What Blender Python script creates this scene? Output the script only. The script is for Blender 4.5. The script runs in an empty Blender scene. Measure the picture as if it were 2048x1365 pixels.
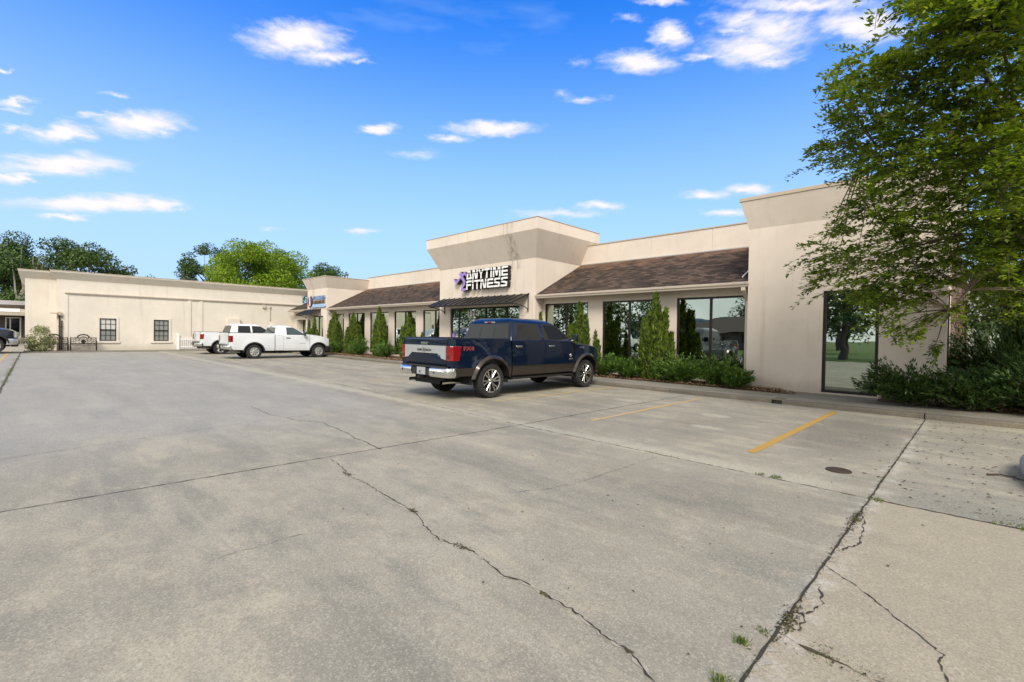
import bpy, bmesh, math, random
import numpy as np
from mathutils import Vector, Matrix
R = math.radians
rng = np.random.default_rng(7)
random.seed(7)
scene = bpy.context.scene

# ------------------------------------------------------------------ camera, world, sun, exposure
cd = bpy.data.cameras.new('camera'); cam = bpy.data.objects.new('camera', cd); scene.collection.objects.link(cam)
scene.camera = cam
cd.sensor_width = 36; cd.lens = 942.9/2048*36; cd.clip_start = 0.05; cd.clip_end = 3000
def cam_axes(yaw, p, r):
    f = Vector((math.sin(yaw)*math.cos(p), math.cos(yaw)*math.cos(p), math.sin(p)))
    rt = f.cross(Vector((0,0,1))).normalized(); up = rt.cross(f)
    c, s = math.cos(r), math.sin(r)
    return c*rt+s*up, -s*rt+c*up, f
rt, up, fw = cam_axes(-0.78020726, -0.01383859, 0.01660062)
m = Matrix.Identity(4)
for i in range(3):
    m[i][0] = rt[i]; m[i][1] = up[i]; m[i][2] = -fw[i]
m[0][3], m[1][3], m[2][3] = 0, 0, 1.5
cam.matrix_world = m

SUN_AZ, SUN_EL = 136.0, 43.0         # compass azimuth from +Y towards +X, elevation
w = bpy.data.worlds.new('World'); scene.world = w; w.use_nodes = True
nt = w.node_tree; nt.nodes.clear()
def N(t, **k):
    n = nt.nodes.new(t)
    for a, b in k.items(): setattr(n, a, b)
    return n
def L(a, b): nt.links.new(a, b)
def MA(op, a, b=None, c=None, clamp=False):
    n = N('ShaderNodeMath', operation=op, use_clamp=clamp)
    for i, v in enumerate((a, b, c)):
        if v is None: continue
        if isinstance(v, (int, float)): n.inputs[i].default_value = v
        else: L(v, n.inputs[i])
    return n.outputs[0]
sky = N('ShaderNodeTexSky', sky_type='NISHITA', sun_disc=False)
sky.sun_elevation = R(SUN_EL); sky.sun_rotation = R(SUN_AZ)
sky.air_density = 1.0; sky.dust_density = 0.6; sky.ozone_density = 3.0; sky.altitude = 50
hs = N('ShaderNodeHueSaturation'); hs.inputs['Saturation'].default_value = 1.28; hs.inputs['Value'].default_value = 1.0
L(sky.outputs[0], hs.inputs['Color'])
tint = N('ShaderNodeVectorMath', operation='MULTIPLY'); L(hs.outputs[0], tint.inputs[0]); tint.inputs[1].default_value = (.48,1.34,2.14)
tc = N('ShaderNodeTexCoord'); sx = N('ShaderNodeSeparateXYZ'); L(tc.outputs['Generated'], sx.inputs[0])
az = MA('MULTIPLY', MA('ARCTAN2', sx.outputs[0], sx.outputs[1]), 57.29578)
el = MA('MULTIPLY', MA('ARCSINE', sx.outputs[2]), 57.29578)
cx = N('ShaderNodeCombineXYZ'); L(az, cx.inputs[0]); L(el, cx.inputs[1])
def noise(vec, scale, detail, rough, out='Color', stretch=(1,1,1)):
    v = N('ShaderNodeVectorMath', operation='MULTIPLY'); L(vec, v.inputs[0]); v.inputs[1].default_value = stretch
    n = N('ShaderNodeTexNoise'); n.inputs['Scale'].default_value = scale; n.inputs['Detail'].default_value = detail
    n.inputs['Roughness'].default_value = rough; L(v.outputs[0], n.inputs['Vector']); return n.outputs[out]
nw = noise(cx.outputs[0], .35, 5, .6, stretch=(1,2.2,1))
d1 = N('ShaderNodeVectorMath', operation='SUBTRACT'); L(nw, d1.inputs[0]); d1.inputs[1].default_value = (.5,.5,.5)
d2 = N('ShaderNodeVectorMath', operation='MULTIPLY_ADD'); L(d1.outputs[0], d2.inputs[0]); d2.inputs[1].default_value = (5.5,1.5,0); L(cx.outputs[0], d2.inputs[2])
CL = [(-69.5,29.1,5.0,1.49,.209,1),(-66.5,28.2,3.6,.8,.2,.8),(-62.8,28.4,1.2,.35,.15,.6),(-82.9,18.8,3.5,1.01,.258,1),(-85.9,18.6,1.9,.24,.284,.6),(-88.4,16.5,2.3,.88,.281,1),(-91.2,16,1.1,.31,.3,.7),(-91.5,18,1.4,.33,.334,.8),(-91.5,17.5,1.4,.22,.327,.5),(-92.1,20.2,.5,.29,.374,.7),(-88.5,13.9,4.4,.98,.243,1),(-91,12.2,1.6,.36,.238,.9),(-85.9,11.2,6,.79,.185,1),(-81.5,11.7,2,.69,.169,1),(-88.2,9.6,1.7,.34,.178,.9),(-84.8,20.7,.9,.2,.297,.5),(-60.4,22.4,2.5,.49,.113,.9),(-47.5,23.4,5.4,.76,.031,1),(-52.7,22.1,2.4,.46,.063,.8),(-56.3,20.3,2.9,.47,.082,.4),(-62.4,11.5,2,.44,.079,.7),(-72,10.6,1.4,.31,.111,.4),(-38.9,14.4,6,.51,-.009,.6),(-34.1,15.2,2.9,.5,-.031,.9),(-41.6,14.2,3.6,.45,.003,.5),(-18.3,15.7,2.4,.6,-.112,.85),(-22.8,15.7,2.9,.52,-.088,.8),(-20.4,13.5,2.3,.42,-.085,.8),(-30.2,29.2,4.5,.97,-.097,.95),(-26.9,31.1,2.5,1.09,-.129,1),(-18.6,28.6,5.1,1.5,-.19,.85),(-16.3,29.7,4.7,1.59,-.218,.8),(-8.9,28.2,3.8,1.29,-.282,1),(-19.6,31.2,3.5,.79,-.193,.7),(-14,31.1,7.6,.76,-.244,.8),(-28.1,34.1,3.3,.35,-.127,.7),(-36.7,26.2,2.5,.33,-.042,.6),(-39.1,26.9,1.1,.47,-.026,.35),(-31.1,33.1,1.8,.29,-.099,.4),(-37.1,29.7,1.1,.45,-.045,.3),(-20.1,30.5,2.5,.4,-.186,.6),(-23.1,28.9,2.1,.43,-.154,.7),(-16.6,27.2,2.8,.59,-.2,.7)]
acc = None
for (a, e, ww, hh, sl, am) in CL:
    s = N('ShaderNodeVectorMath', operation='SUBTRACT'); L(d2.outputs[0], s.inputs[0]); s.inputs[1].default_value = (a, e, 0)
    dx = N('ShaderNodeVectorMath', operation='DOT_PRODUCT'); L(s.outputs[0], dx.inputs[0]); dx.inputs[1].default_value = (1/ww/1.22, 0, 0)
    dy = N('ShaderNodeVectorMath', operation='DOT_PRODUCT'); L(s.outputs[0], dy.inputs[0]); dy.inputs[1].default_value = (-sl/hh/1.32, 1/hh/1.32, 0)
    q = MA('SQRT', MA('MULTIPLY_ADD', dx.outputs['Value'], dx.outputs['Value'], MA('MULTIPLY', dy.outputs['Value'], dy.outputs['Value'])))
    v = MA('MULTIPLY_ADD', q, -am, am)
    acc = v if acc is None else MA('MAXIMUM', acc, v)
fn = noise(cx.outputs[0], 1.1, 6, .62, 'Fac', stretch=(.55,1.7,1))
fld = MA('ADD', acc, MA('MULTIPLY', MA('SUBTRACT', fn, .5), .58))
mr = N('ShaderNodeMapRange', interpolation_type='SMOOTHSTEP'); L(fld, mr.inputs[0]); mr.inputs[1].default_value = -.05; mr.inputs[2].default_value = .80
small = mr.outputs[0]
# thin veil streaks
vn = noise(cx.outputs[0], .09, 4, .55, 'Fac', stretch=(.5,2.2,1))
mv = N('ShaderNodeMapRange', interpolation_type='SMOOTHSTEP'); L(vn, mv.inputs[0]); mv.inputs[1].default_value = .48; mv.inputs[2].default_value = .78; mv.inputs[4].default_value = .28
# overcast part of the sky, behind and above
dp = N('ShaderNodeVectorMath', operation='DOT_PRODUCT'); L(tc.outputs['Generated'], dp.inputs[0])
vd = Vector((fw.x, fw.y, .12)).normalized(); dp.inputs[1].default_value = vd
on = noise(tc.outputs['Generated'], 2.2, 5, .55, 'Fac', stretch=(1,1,3.0))
mo = N('ShaderNodeMapRange', interpolation_type='SMOOTHSTEP'); L(MA('ADD', dp.outputs['Value'], MA('MULTIPLY', MA('SUBTRACT', on, .5), .25)), mo.inputs[0])
mo.inputs[1].default_value = .50; mo.inputs[2].default_value = .18
ocol = N('ShaderNodeValToRGB'); L(on, ocol.inputs[0])
ocol.color_ramp.elements[0].position = .36; ocol.color_ramp.elements[0].color = (4.8,5.0,5.1,1)
ocol.color_ramp.elements[1].position = .66; ocol.color_ramp.elements[1].color = (8.6,8.4,8.0,1)
ccol = N('ShaderNodeValToRGB'); L(fld, ccol.inputs[0])
ccol.color_ramp.elements[0].position = .1; ccol.color_ramp.elements[0].color = (5.5,5.9,6.9,1)
ccol.color_ramp.elements[1].position = .9; ccol.color_ramp.elements[1].color = (7.2,6.6,7.2,1)
def MIX(f, a, b):
    n = N('ShaderNodeMix', data_type='RGBA'); L(f, n.inputs[0]); L(a, n.inputs[6]); L(b, n.inputs[7]); return n.outputs[2]
# gentle haze of the lower sky: more white towards the horizon
veil = N('ShaderNodeRGB'); veil.outputs[0].default_value = (3.7,5.1,6.8,1)
hz = N('ShaderNodeMapRange', interpolation_type='SMOOTHSTEP'); L(el, hz.inputs[0]); hz.inputs[1].default_value = 37; hz.inputs[2].default_value = 2; hz.inputs[4].default_value = .92
c0 = MIX(MA('MAXIMUM', mv.outputs[0], hz.outputs[0]), tint.outputs[0], veil.outputs[0])
c1 = MIX(small, c0, ccol.outputs[0])
lowb = N('ShaderNodeMapRange', interpolation_type='SMOOTHSTEP'); L(el, lowb.inputs[0]); lowb.inputs[1].default_value = 55; lowb.inputs[2].default_value = 5; lowb.inputs[3].default_value = .85; lowb.inputs[4].default_value = 1.38
ob = N('ShaderNodeVectorMath', operation='SCALE'); L(ocol.outputs[0], ob.inputs[0]); L(lowb.outputs[0], ob.inputs['Scale'])
c2 = MIX(mo.outputs[0], c1, ob.outputs[0])
bg = N('ShaderNodeBackground'); bg.inputs['Strength'].default_value = 0.1; L(c2, bg.inputs['Color'])
wo = N('ShaderNodeOutputWorld'); L(bg.outputs[0], wo.inputs[0])

sl = bpy.data.lights.new('sun', 'SUN'); sl.energy = 2.75; sl.angle = R(24); sl.color = (1.0,.93,.84)
so = bpy.data.objects.new('sun', sl); scene.collection.objects.link(so)
sd = Vector((math.sin(R(SUN_AZ))*math.cos(R(SUN_EL)), math.cos(R(SUN_AZ))*math.cos(R(SUN_EL)), math.sin(R(SUN_EL))))
so.rotation_euler = sd.to_track_quat('Z', 'Y').to_euler()
scene.view_settings.view_transform = 'Standard'; scene.view_settings.look = 'None'
scene.view_settings.exposure = 0.6; scene.view_settings.gamma = 1.0

# ------------------------------------------------------------------ helpers
COL = scene.collection
def tag(o, label=None, cat=None, group=None, kind=None, category=None):
    cat = cat or category
    if label: o['label'] = label
    if cat: o['category'] = cat
    if group: o['group'] = group
    if kind: o['kind'] = kind
    return o
def empty(name, loc=(0,0,0), rz=0, **k):
    o = bpy.data.objects.new(name, None); COL.objects.link(o); o.location = loc; o.rotation_euler = (0,0,rz)
    o.empty_display_size = .2
    return tag(o, **k)
def link(name, me, mat, parent=None, loc=None, **k):
    o = bpy.data.objects.new(name, me); COL.objects.link(o)
    if mat is not None:
        for mm in (mat if isinstance(mat, (list, tuple)) else [mat]): me.materials.append(mm)
    if parent is not None: o.parent = parent
    if loc is not None: o.location = loc
    return tag(o, **k)
def copy_tree(o, parent=None):
    c = o.copy(); COL.objects.link(c); c.parent = parent
    for ch in [x for x in bpy.data.objects if x.parent == o]: copy_tree(ch, c)
    return c
class MB:
    def __init__(s): s.v = []; s.f = []; s.mi = []
    def add(s, vs, fs, mi=0):
        o = len(s.v); s.v += [tuple(map(float, p)) for p in vs]
        for f in fs: s.f.append(tuple(i+o for i in f)); s.mi.append(mi)
        return s
    def box(s, x0, x1, y0, y1, z0, z1, mi=0):
        v = [(x,y,z) for z in (z0,z1) for y in (y0,y1) for x in (x0,x1)]
        return s.add(v, [(0,2,3,1),(4,5,7,6),(0,1,5,4),(2,6,7,3),(0,4,6,2),(1,3,7,5)], mi)
    def quad(s, a, b, c, d, mi=0): return s.add([a,b,c,d], [(0,1,2,3)], mi)
    def prism(s, poly, a0, a1, axis='y', mi=0):
        # poly is 2D; extruded along axis between a0 and a1
        def P(p, a):
            if axis == 'y': return (p[0], a, p[1])
            if axis == 'x': return (a, p[0], p[1])
            return (p[0], p[1], a)
        n = len(poly); v = [P(p,a0) for p in poly]+[P(p,a1) for p in poly]
        f = [tuple(range(n)), tuple(range(2*n-1, n-1, -1))]+[(i,(i+n),((i+1)%n)+n,(i+1)%n) for i in range(n)]
        return s.add(v, f, mi)
    def tube(s, pts, r, n=8, mi=0, cap=True):
        pts = [Vector(p) for p in pts]; rs = r if isinstance(r, (list,tuple)) else [r]*len(pts)
        vs = []; prev = None
        for i, p in enumerate(pts):
            t = (pts[min(i+1,len(pts)-1)]-pts[max(i-1,0)]).normalized()
            if prev is None:
                a = t.orthogonal().normalized()
            else:
                a = (prev - t*prev.dot(t)).normalized()
            prev = a; b = t.cross(a)
            for k in range(n):
                th = 2*math.pi*k/n; vs.append(p+a*math.cos(th)*rs[i]+b*math.sin(th)*rs[i])
        f = []
        for i in range(len(pts)-1):
            for k in range(n): f.append((i*n+k, i*n+(k+1)%n, (i+1)*n+(k+1)%n, (i+1)*n+k))
        if cap: f.append(tuple(range(n))[::-1]); f.append(tuple((len(pts)-1)*n+k for k in range(n)))
        return s.add(vs, f, mi)
    def grid(s, rows, mi=0, closed=False):
        nr = len(rows); nc = len(rows[0]); v = [p for r_ in rows for p in r_]; f = []
        for i in range(nr-1):
            for j in range(nc-1 if not closed else nc):
                f.append((i*nc+j, i*nc+(j+1)%nc, (i+1)*nc+(j+1)%nc, (i+1)*nc+j))
        return s.add(v, f, mi)
    def lathe(s, prof, c, axis='x', n=32, mi=0):
        # prof: (axial, radius)
        rows = []
        for (a, r) in prof:
            row = []
            for k in range(n):
                th = 2*math.pi*k/n; u, v_ = math.cos(th)*r, math.sin(th)*r
                if axis == 'x': row.append((c[0]+a, c[1]+u, c[2]+v_))
                elif axis == 'y': row.append((c[0]+u, c[1]+a, c[2]+v_))
                else: row.append((c[0]+u, c[1]+v_, c[2]+a))
            rows.append(row)
        return s.grid(rows, mi, closed=True)
    def build(s, name, mat, parent=None, smooth=None, bevel=0, fix=True, weld=False, **k):
        me = bpy.data.meshes.new(name); me.from_pydata(s.v, [], s.f)
        mats = mat if isinstance(mat, (list,tuple)) else [mat]
        if fix or weld:
            bm = bmesh.new(); bm.from_mesh(me)
            bm.faces.ensure_lookup_table()
            for i, f in enumerate(bm.faces): f.material_index = s.mi[i]
            if weld: bmesh.ops.remove_doubles(bm, verts=bm.verts, dist=.0004)
            if fix: bmesh.ops.recalc_face_normals(bm, faces=bm.faces)
            if bevel: 
                ed = [e for e in bm.edges if len(e.link_faces) == 2 and e.calc_face_angle(0) > R(25)]
                bmesh.ops.bevel(bm, geom=ed, offset=bevel, segments=2, profile=.5, affect='EDGES', clamp_overlap=True)
            bm.to_mesh(me); bm.free()
        else:
            me.polygons.foreach_set('material_index', s.mi)
        if smooth is not None:
            me.polygons.foreach_set('use_smooth', [True]*len(me.polygons))
            try: me.set_sharp_from_angle(angle=R(smooth))
            except Exception: pass
        me.update()
        return link(name, me, mats, parent, **k)

# ------------------------------------------------------------------ materials
def new_mat(name):
    mt = bpy.data.materials.new(name); mt.use_nodes = True
    return mt, mt.node_tree, mt.node_tree.nodes['Principled BSDF']
class NT:
    def __init__(s, tree): s.t = tree
    def n(s, t, **k):
        x = s.t.nodes.new(t)
        for a, b in k.items(): setattr(x, a, b)
        return x
    def l(s, a, b): s.t.links.new(a, b)
    def set(s, sock, v):
        if hasattr(v, 'is_linked') or isinstance(v, bpy.types.NodeSocket): s.l(v, sock)
        else: sock.default_value = v
    def m(s, op, a, b=None, c=None, clamp=False):
        x = s.n('ShaderNodeMath', operation=op, use_clamp=clamp)
        for i, v in enumerate((a,b,c)):
            if v is not None: s.set(x.inputs[i], v)
        return x.outputs[0]
    def pos(s, kind='pos'):
        if kind == 'pos': return s.n('ShaderNodeNewGeometry').outputs['Position']
        return s.n('ShaderNodeTexCoord').outputs['Object']
    def noise(s, vec, scale, detail=4, rough=.55, stretch=None, out='Fac', off=None):
        mp = s.n('ShaderNodeMapping'); s.l(vec, mp.inputs[0])
        if stretch: mp.inputs['Scale'].default_value = stretch
        if off: mp.inputs['Location'].default_value = off
        x = s.n('ShaderNodeTexNoise'); s.l(mp.outputs[0], x.inputs['Vector'])
        x.inputs['Scale'].default_value = scale; x.inputs['Detail'].default_value = detail; x.inputs['Roughness'].default_value = rough
        return x.outputs[out]
    def rng(s, v, a, b, c=0., d=1., smooth=True):
        x = s.n('ShaderNodeMapRange', interpolation_type='SMOOTHSTEP' if smooth else 'LINEAR')
        s.l(v, x.inputs[0]); x.inputs[1].default_value = a; x.inputs[2].default_value = b; x.inputs[3].default_value = c; x.inputs[4].default_value = d
        return x.outputs[0]
    def mix(s, f, a, b, mode='MIX'):
        x = s.n('ShaderNodeMix', data_type='RGBA', blend_type=mode); s.set(x.inputs[0], f)
        for i, v in ((6,a),(7,b)):
            if isinstance(v, tuple): x.inputs[i].default_value = v if len(v) == 4 else (*v,1)
            else: s.l(v, x.inputs[i])
        return x.outputs[2]
    def ramp(s, v, els):
        x = s.n('ShaderNodeValToRGB'); s.l(v, x.inputs[0]); cr = x.color_ramp
        while len(cr.elements) < len(els): cr.elements.new(.5)
        for e, (p, c) in zip(cr.elements, els): e.position = p; e.color = (*c,1)
        return x.outputs[0]
    def bump(s, h, strength, dist, target):
        x = s.n('ShaderNodeBump'); x.inputs['Strength'].default_value = strength; x.inputs['Distance'].default_value = dist
        s.l(h, x.inputs['Height']); s.l(x.outputs[0], target.inputs['Normal'])
        return x
def simple(name, col, rough=.5, metal=0., spec=.5, coat=0., var=.0, bump=0., scale=8.):
    mt, t, p = new_mat(name); b = NT(t)
    p.inputs['Roughness'].default_value = rough; p.inputs['Metallic'].default_value = metal
    p.inputs['Specular IOR Level'].default_value = spec
    if coat: p.inputs['Coat Weight'].default_value = coat; p.inputs['Coat Roughness'].default_value = .03
    ps = b.pos()
    n = b.noise(ps, scale, 5, .6)
    v = max(var, .04)
    c = b.mix(n, tuple(x*(1-v) for x in col), tuple(min(1, x*(1+v)) for x in col))
    b.l(c, p.inputs['Base Color'])
    if bump: b.bump(b.noise(ps, scale*12, 4, .6), bump, .01, p)
    return mt
def stucco(name, col, stain=None, alt=None):
    mt, t, p = new_mat(name); b = NT(t); ps = b.pos()
    big = b.noise(ps, .45, 4, .6); med = b.noise(ps, 3.0, 5, .65); fine = b.noise(ps, 55, 3, .7)
    c = b.mix(b.rng(big, .3, .7), tuple(x*.93 for x in col), tuple(x*1.05 for x in col))
    c = b.mix(b.rng(med, .35, .75, 0, .22), c, tuple(x*y for x, y in zip(col, (.82,.80,.80))))
    st = b.noise(ps, 1.3, 5, .6, stretch=(3.2,3.2,.18))
    c = b.mix(b.rng(st, .54, .78, 0, .42), c, tuple(x*y for x, y in zip(col, (.70,.66,.62))))
    c = b.mix(b.rng(fine, .3, .7, 0, .10), c, tuple(x*.6 for x in col))
    sp = b.n('ShaderNodeSeparateXYZ'); b.l(ps, sp.inputs[0])
    # damp dirt just above the ground line (splash back, has its own uneven edge)
    dz = b.m('ADD', sp.outputs[2], b.m('MULTIPLY', med, -.35))
    c = b.mix(b.rng(dz, .35, .0, 0, .38), c, tuple(x*y for x, y in zip(col, (.5,.48,.45))))
    if stain:
        for (x0, x1, z0, z1, am) in stain:
            xx = b.m('ADD', sp.outputs[0], b.m('MULTIPLY', b.m('SUBTRACT', b.noise(ps, 2.5, 3, .6, stretch=(1,1,.12)), .5), .30))
            mx = b.m('MULTIPLY', b.rng(xx, x0-.12, x0+.12), b.rng(xx, x1+.12, x1-.12))
            mz = b.m('MULTIPLY', b.rng(sp.outputs[2], z0-.1, z0+.05), b.rng(sp.outputs[2], z1+.02, z1-.02))
            brk = b.rng(b.noise(ps, 4, 6, .7, stretch=(2.2,2.2,.16)), .40, .68)
            c = b.mix(b.m('MULTIPLY', b.m('MULTIPLY', mx, mz), b.m('MULTIPLY', brk, am)), c, (.13,.115,.095))
    b.l(c, p.inputs['Base Color']); p.inputs['Roughness'].default_value = .92; p.inputs['Specular IOR Level'].default_value = .2
    h = b.m('ADD', b.noise(ps, 130, 3, .7), b.m('MULTIPLY', b.noise(ps, 14, 4, .6), .8))
    b.bump(h, .55, .006, p)
    return mt
M = {}
BEIGE = (.69,.607,.52)
M['stucco'] = stucco('stucco', BEIGE)
M['stucco_c'] = stucco('stucco_center', BEIGE, stain=[(-14.35,-13.75,4.3,6.2,.62),(-14.15,-13.95,3.75,4.7,.35),(-14.35,-13.95,3.35,3.75,.30)])
M['stucco_t'] = stucco('stucco_small_tower', BEIGE, stain=[(-34.9,-34.6,4.1,5.3,.6)])
M['stucco_w'] = stucco('stucco_wing', (.69,.635,.55))
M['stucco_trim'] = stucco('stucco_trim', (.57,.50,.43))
M['coping'] = simple('coping_metal', (.46,.385,.29), .5, .0, var=.1)
M['gutter'] = simple('gutter_metal', (.60,.52,.42), .42, .0, var=.08)
M['frame'] = simple('bronze_frame', (.022,.018,.015), .38, .4)
M['black_metal'] = simple('black_metal', (.016,.015,.014), .45, .1, var=.2)
M['white'] = simple('white_paint', (.80,.80,.78), .45)
M['rubber'] = simple('tyre_rubber', (.018,.018,.018), .8, bump=.4, scale=20)
M['dark'] = simple('dark_underbody', (.012,.012,.012), .8)
M['chrome'] = simple('chrome', (.72,.72,.70), .10, 1.0)
M['alloy'] = simple('alloy_rim', (.62,.61,.58), .18, 1.0)
M['silver'] = simple('silver_paint', (.55,.55,.53), .32, .8)
M['plastic'] = simple('black_plastic', (.022,.022,.024), .55)
M['red'] = simple('red_lens', (.22,.006,.010), .12, coat=1.)
M['darkred'] = simple('dark_red_lens', (.07,.003,.004), .12, coat=1.)
M['amber'] = simple('amber_lens', (.75,.28,.03), .15, coat=1.)
M['lens'] = simple('clear_lens', (.62,.64,.64), .08, .6, coat=1.)
def glass_mat(name, col, metal, rough=.02, wav=.0):
    mt, t, p = new_mat(name); b = NT(t)
    ps = b.pos()
    n = b.noise(ps, .9, 2, .5)
    b.l(b.mix(n, tuple(x*.95 for x in col), tuple(x*1.05 for x in col)), p.inputs['Base Color'])
    p.inputs['Metallic'].default_value = metal; p.inputs['Roughness'].default_value = rough
    if wav: b.bump(b.noise(ps, 1.1, 2, .5), wav, .01, p)
    return mt
M['mirror'] = glass_mat('reflective_window_glass', (.43,.49,.435), 1.0, .010, .16)
M['carglass'] = glass_mat('tinted_car_glass', (.012,.014,.017), .0, .03)
M['carglass'].node_tree.nodes['Principled BSDF'].inputs['IOR'].default_value = 1.42
M['carglass2'] = glass_mat('car_glass', (.035,.060,.065), .0, .03)
M['carglass2'].node_tree.nodes['Principled BSDF'].inputs['IOR'].default_value = 1.7
def paint(name, col, metal=.0, flake=.0, rough=.35):
    mt, t, p = new_mat(name); b = NT(t)
    ps = b.pos()
    d = b.noise(ps, 1.4, 4, .6)
    b.l(b.mix(b.rng(d, .35, .8, 0, .12), col, tuple(x*.7+.02 for x in col)), p.inputs['Base Color'])
    p.inputs['Metallic'].default_value = metal; p.inputs['Roughness'].default_value = rough
    p.inputs['Coat Weight'].default_value = .9; p.inputs['Coat Roughness'].default_value = .03; p.inputs['Coat IOR'].default_value = 1.42; p.inputs['Specular IOR Level'].default_value = .08
    return mt
M['blue_paint'] = paint('blue_metallic_paint', (.0024,.0085,.026), .2)
M['white_car'] = paint('white_car_paint', (.64,.66,.68), .0)
M['black_car'] = paint('dark_car_paint', (.016,.022,.034), .4)
M['brown_paint'] = paint('brown_two_tone_paint', (.045,.036,.031), .5)
# ------------------------------------------------------------------ ground, lot, kerb, pavement
def concrete(name, base, lot=True):
    mt, t, p = new_mat(name); b = NT(t); ps = b.pos()
    sp = b.n('ShaderNodeSeparateXYZ'); b.l(ps, sp.inputs[0]); X, Y = sp.outputs[0], sp.outputs[1]
    k = lambda f: tuple(x*f for x in base)
    big = b.noise(ps, .22, 5, .6); mid = b.noise(ps, 1.1, 6, .65, stretch=(1,1.6,1)); sm = b.noise(ps, 5, 6, .7)
    c = b.mix(b.rng(big, .34, .66), k(.80), k(1.12))
    c = b.mix(b.rng(mid, .38, .64, 0, .75), c, tuple(x*y for x, y in zip(base, (.68,.70,.73))))
    c = b.mix(b.rng(b.noise(ps, 1.7, 6, .7, off=(7,3,0)), .50, .68, 0, .7), c, tuple(x*y for x, y in zip(base, (1.32,1.28,1.22))))
    c = b.mix(b.rng(sm, .4, .7, 0, .35), c, k(.8))
    str_ = b.noise(ps, .8, 7, .68, stretch=(.45,1.5,1), off=(3,9,0))
    c = b.mix(b.rng(str_, .50, .64, 0, .9), c, tuple(x*y for x, y in zip(base, (.60,.64,.69))))
    c = b.mix(b.rng(str_, .46, .34, 0, .7), c, tuple(x*y for x, y in zip(base, (1.32,1.28,1.18))))
    bl = b.noise(ps, 2.6, 7, .75, off=(1,5,0))
    c = b.mix(b.rng(bl, .58, .70, 0, .6), c, tuple(x*y for x, y in zip(base, (1.42,1.30,1.20))))
    c = b.mix(b.rng(b.noise(ps, 1.9, 7, .75, off=(11,2,0)), .60, .72, 0, .45), c, tuple(x*y for x, y in zip(base, (.60,.60,.60))))
    if lot:
        # worn traffic lane, slightly bluer and smoother
        lane = b.m('MULTIPLY', b.rng(Y, 6.2, 4.6), b.rng(X, -5.5, -9.5))
        c = b.mix(b.m('MULTIPLY', lane, .55), c, (base[0]*.98, base[1]*1.05, base[2]*1.30))
        # long scuffs along the lane
        sc = b.noise(ps, 2.2, 6, .7, stretch=(.16,1.8,1))
        c = b.mix(b.rng(sc, .54, .72, 0, .40), c, k(1.28)); c = b.mix(b.rng(sc, .47, .3, 0, .35), c, k(.74))
        for (yo, am) in ((3.3,.30),(4.9,.26),(1.2,.22)):
            cu = b.m('ADD', Y, b.m('ADD', b.m('MULTIPLY', b.m('SINE', b.m('MULTIPLY', X, .21)), .55), b.m('MULTIPLY', b.m('SUBTRACT', big, .5), 1.2)))
            e = b.m('ABSOLUTE', b.m('SUBTRACT', cu, yo))
            c = b.mix(b.m('MULTIPLY', b.rng(e, .34, .05), b.rng(b.noise(ps, 1.6, 5, .7, stretch=(.3,2,1)), .35, .65, 0, am)), c, k(.62))
        # newer tan slab right of the long joint
        rs = b.m('MULTIPLY', b.rng(X, -.72, -.68), b.rng(Y, 5.62, 5.58))
        c = b.mix(b.m('MULTIPLY', rs, .75), c, (base[0]*1.12, base[1]*1.04, base[2]*.93))
        c = b.mix(b.m('MULTIPLY', b.m('MULTIPLY', rs, b.rng(b.noise(ps, 3, 6, .7), .4, .65)), .35), c, (base[0]*.80, base[1]*.78, base[2]*.74))
        # lime bloom beside the two long joints
        wob = b.m('MULTIPLY', b.m('SUBTRACT', b.noise(ps, 2.0, 5, .7), .5), .7)
        jy = b.m('ABSOLUTE', b.m('SUBTRACT', b.m('ADD', Y, wob), 5.75))
        c = b.mix(b.m('MULTIPLY', b.rng(jy, .33, .02, 0, .55), b.rng(X, -.7, -1.2)), c, (.47,.44,.35))
        jx = b.m('ABSOLUTE', b.m('SUBTRACT', b.m('ADD', X, b.m('MULTIPLY', wob, .5)), -.66))
        c = b.mix(b.m('MULTIPLY', b.rng(jx, .15, .01, 0, .5), b.rng(b.noise(ps, 3.3, 5, .7), .42, .62)), c, (.55,.52,.47))
        # oil / damp stains in the parking bays
        for (ox, oy, rx, ry, am) in ((-1.45,9.2,.75,2.2,.55),(-3.4,8.3,.6,1.6,.22),(-6.2,8.4,.6,1.6,.25),(-9.3,10.6,.5,1.0,.3),(-2.2,4.4,1.6,.5,.28),(-4.6,3.6,1.4,.6,.12),(.9,8.3,.5,1.3,.35)):
            q = b.m('POWER', b.m('DIVIDE', b.m('SUBTRACT', X, ox), rx), 2.); q2 = b.m('POWER', b.m('DIVIDE', b.m('SUBTRACT', Y, oy), ry), 2.)
            e = b.m('ADD', b.m('ADD', q, q2), b.m('MULTIPLY', b.m('SUBTRACT', mid, .5), 2.6))
            c = b.mix(b.rng(e, 1.3, .2, 0, am), c, (.075,.070,.066))
        for (ox, oy, rx, ry) in ((-3.2,7.9,.35,.15),(-3.6,9.2,.3,.2),(-5.9,9.8,.5,.2)):
            q = b.m('POWER', b.m('DIVIDE', b.m('SUBTRACT', X, ox), rx), 2.); q2 = b.m('POWER', b.m('DIVIDE', b.m('SUBTRACT', Y, oy), ry), 2.)
            e = b.m('ADD', b.m('ADD', q, q2), b.m('MULTIPLY', b.m('SUBTRACT', mid, .5), 2.6))
            c = b.mix(b.rng(e, 1.1, .3, 0, .6), c, k(1.5))
        dots = b.n('ShaderNodeTexVoronoi'); b.l(ps, dots.inputs['Vector']); dots.inputs['Scale'].default_value = 2.3
        c = b.mix(b.rng(dots.outputs['Distance'], .045, .03, 0, .5), c, (.05,.045,.04))
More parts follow.
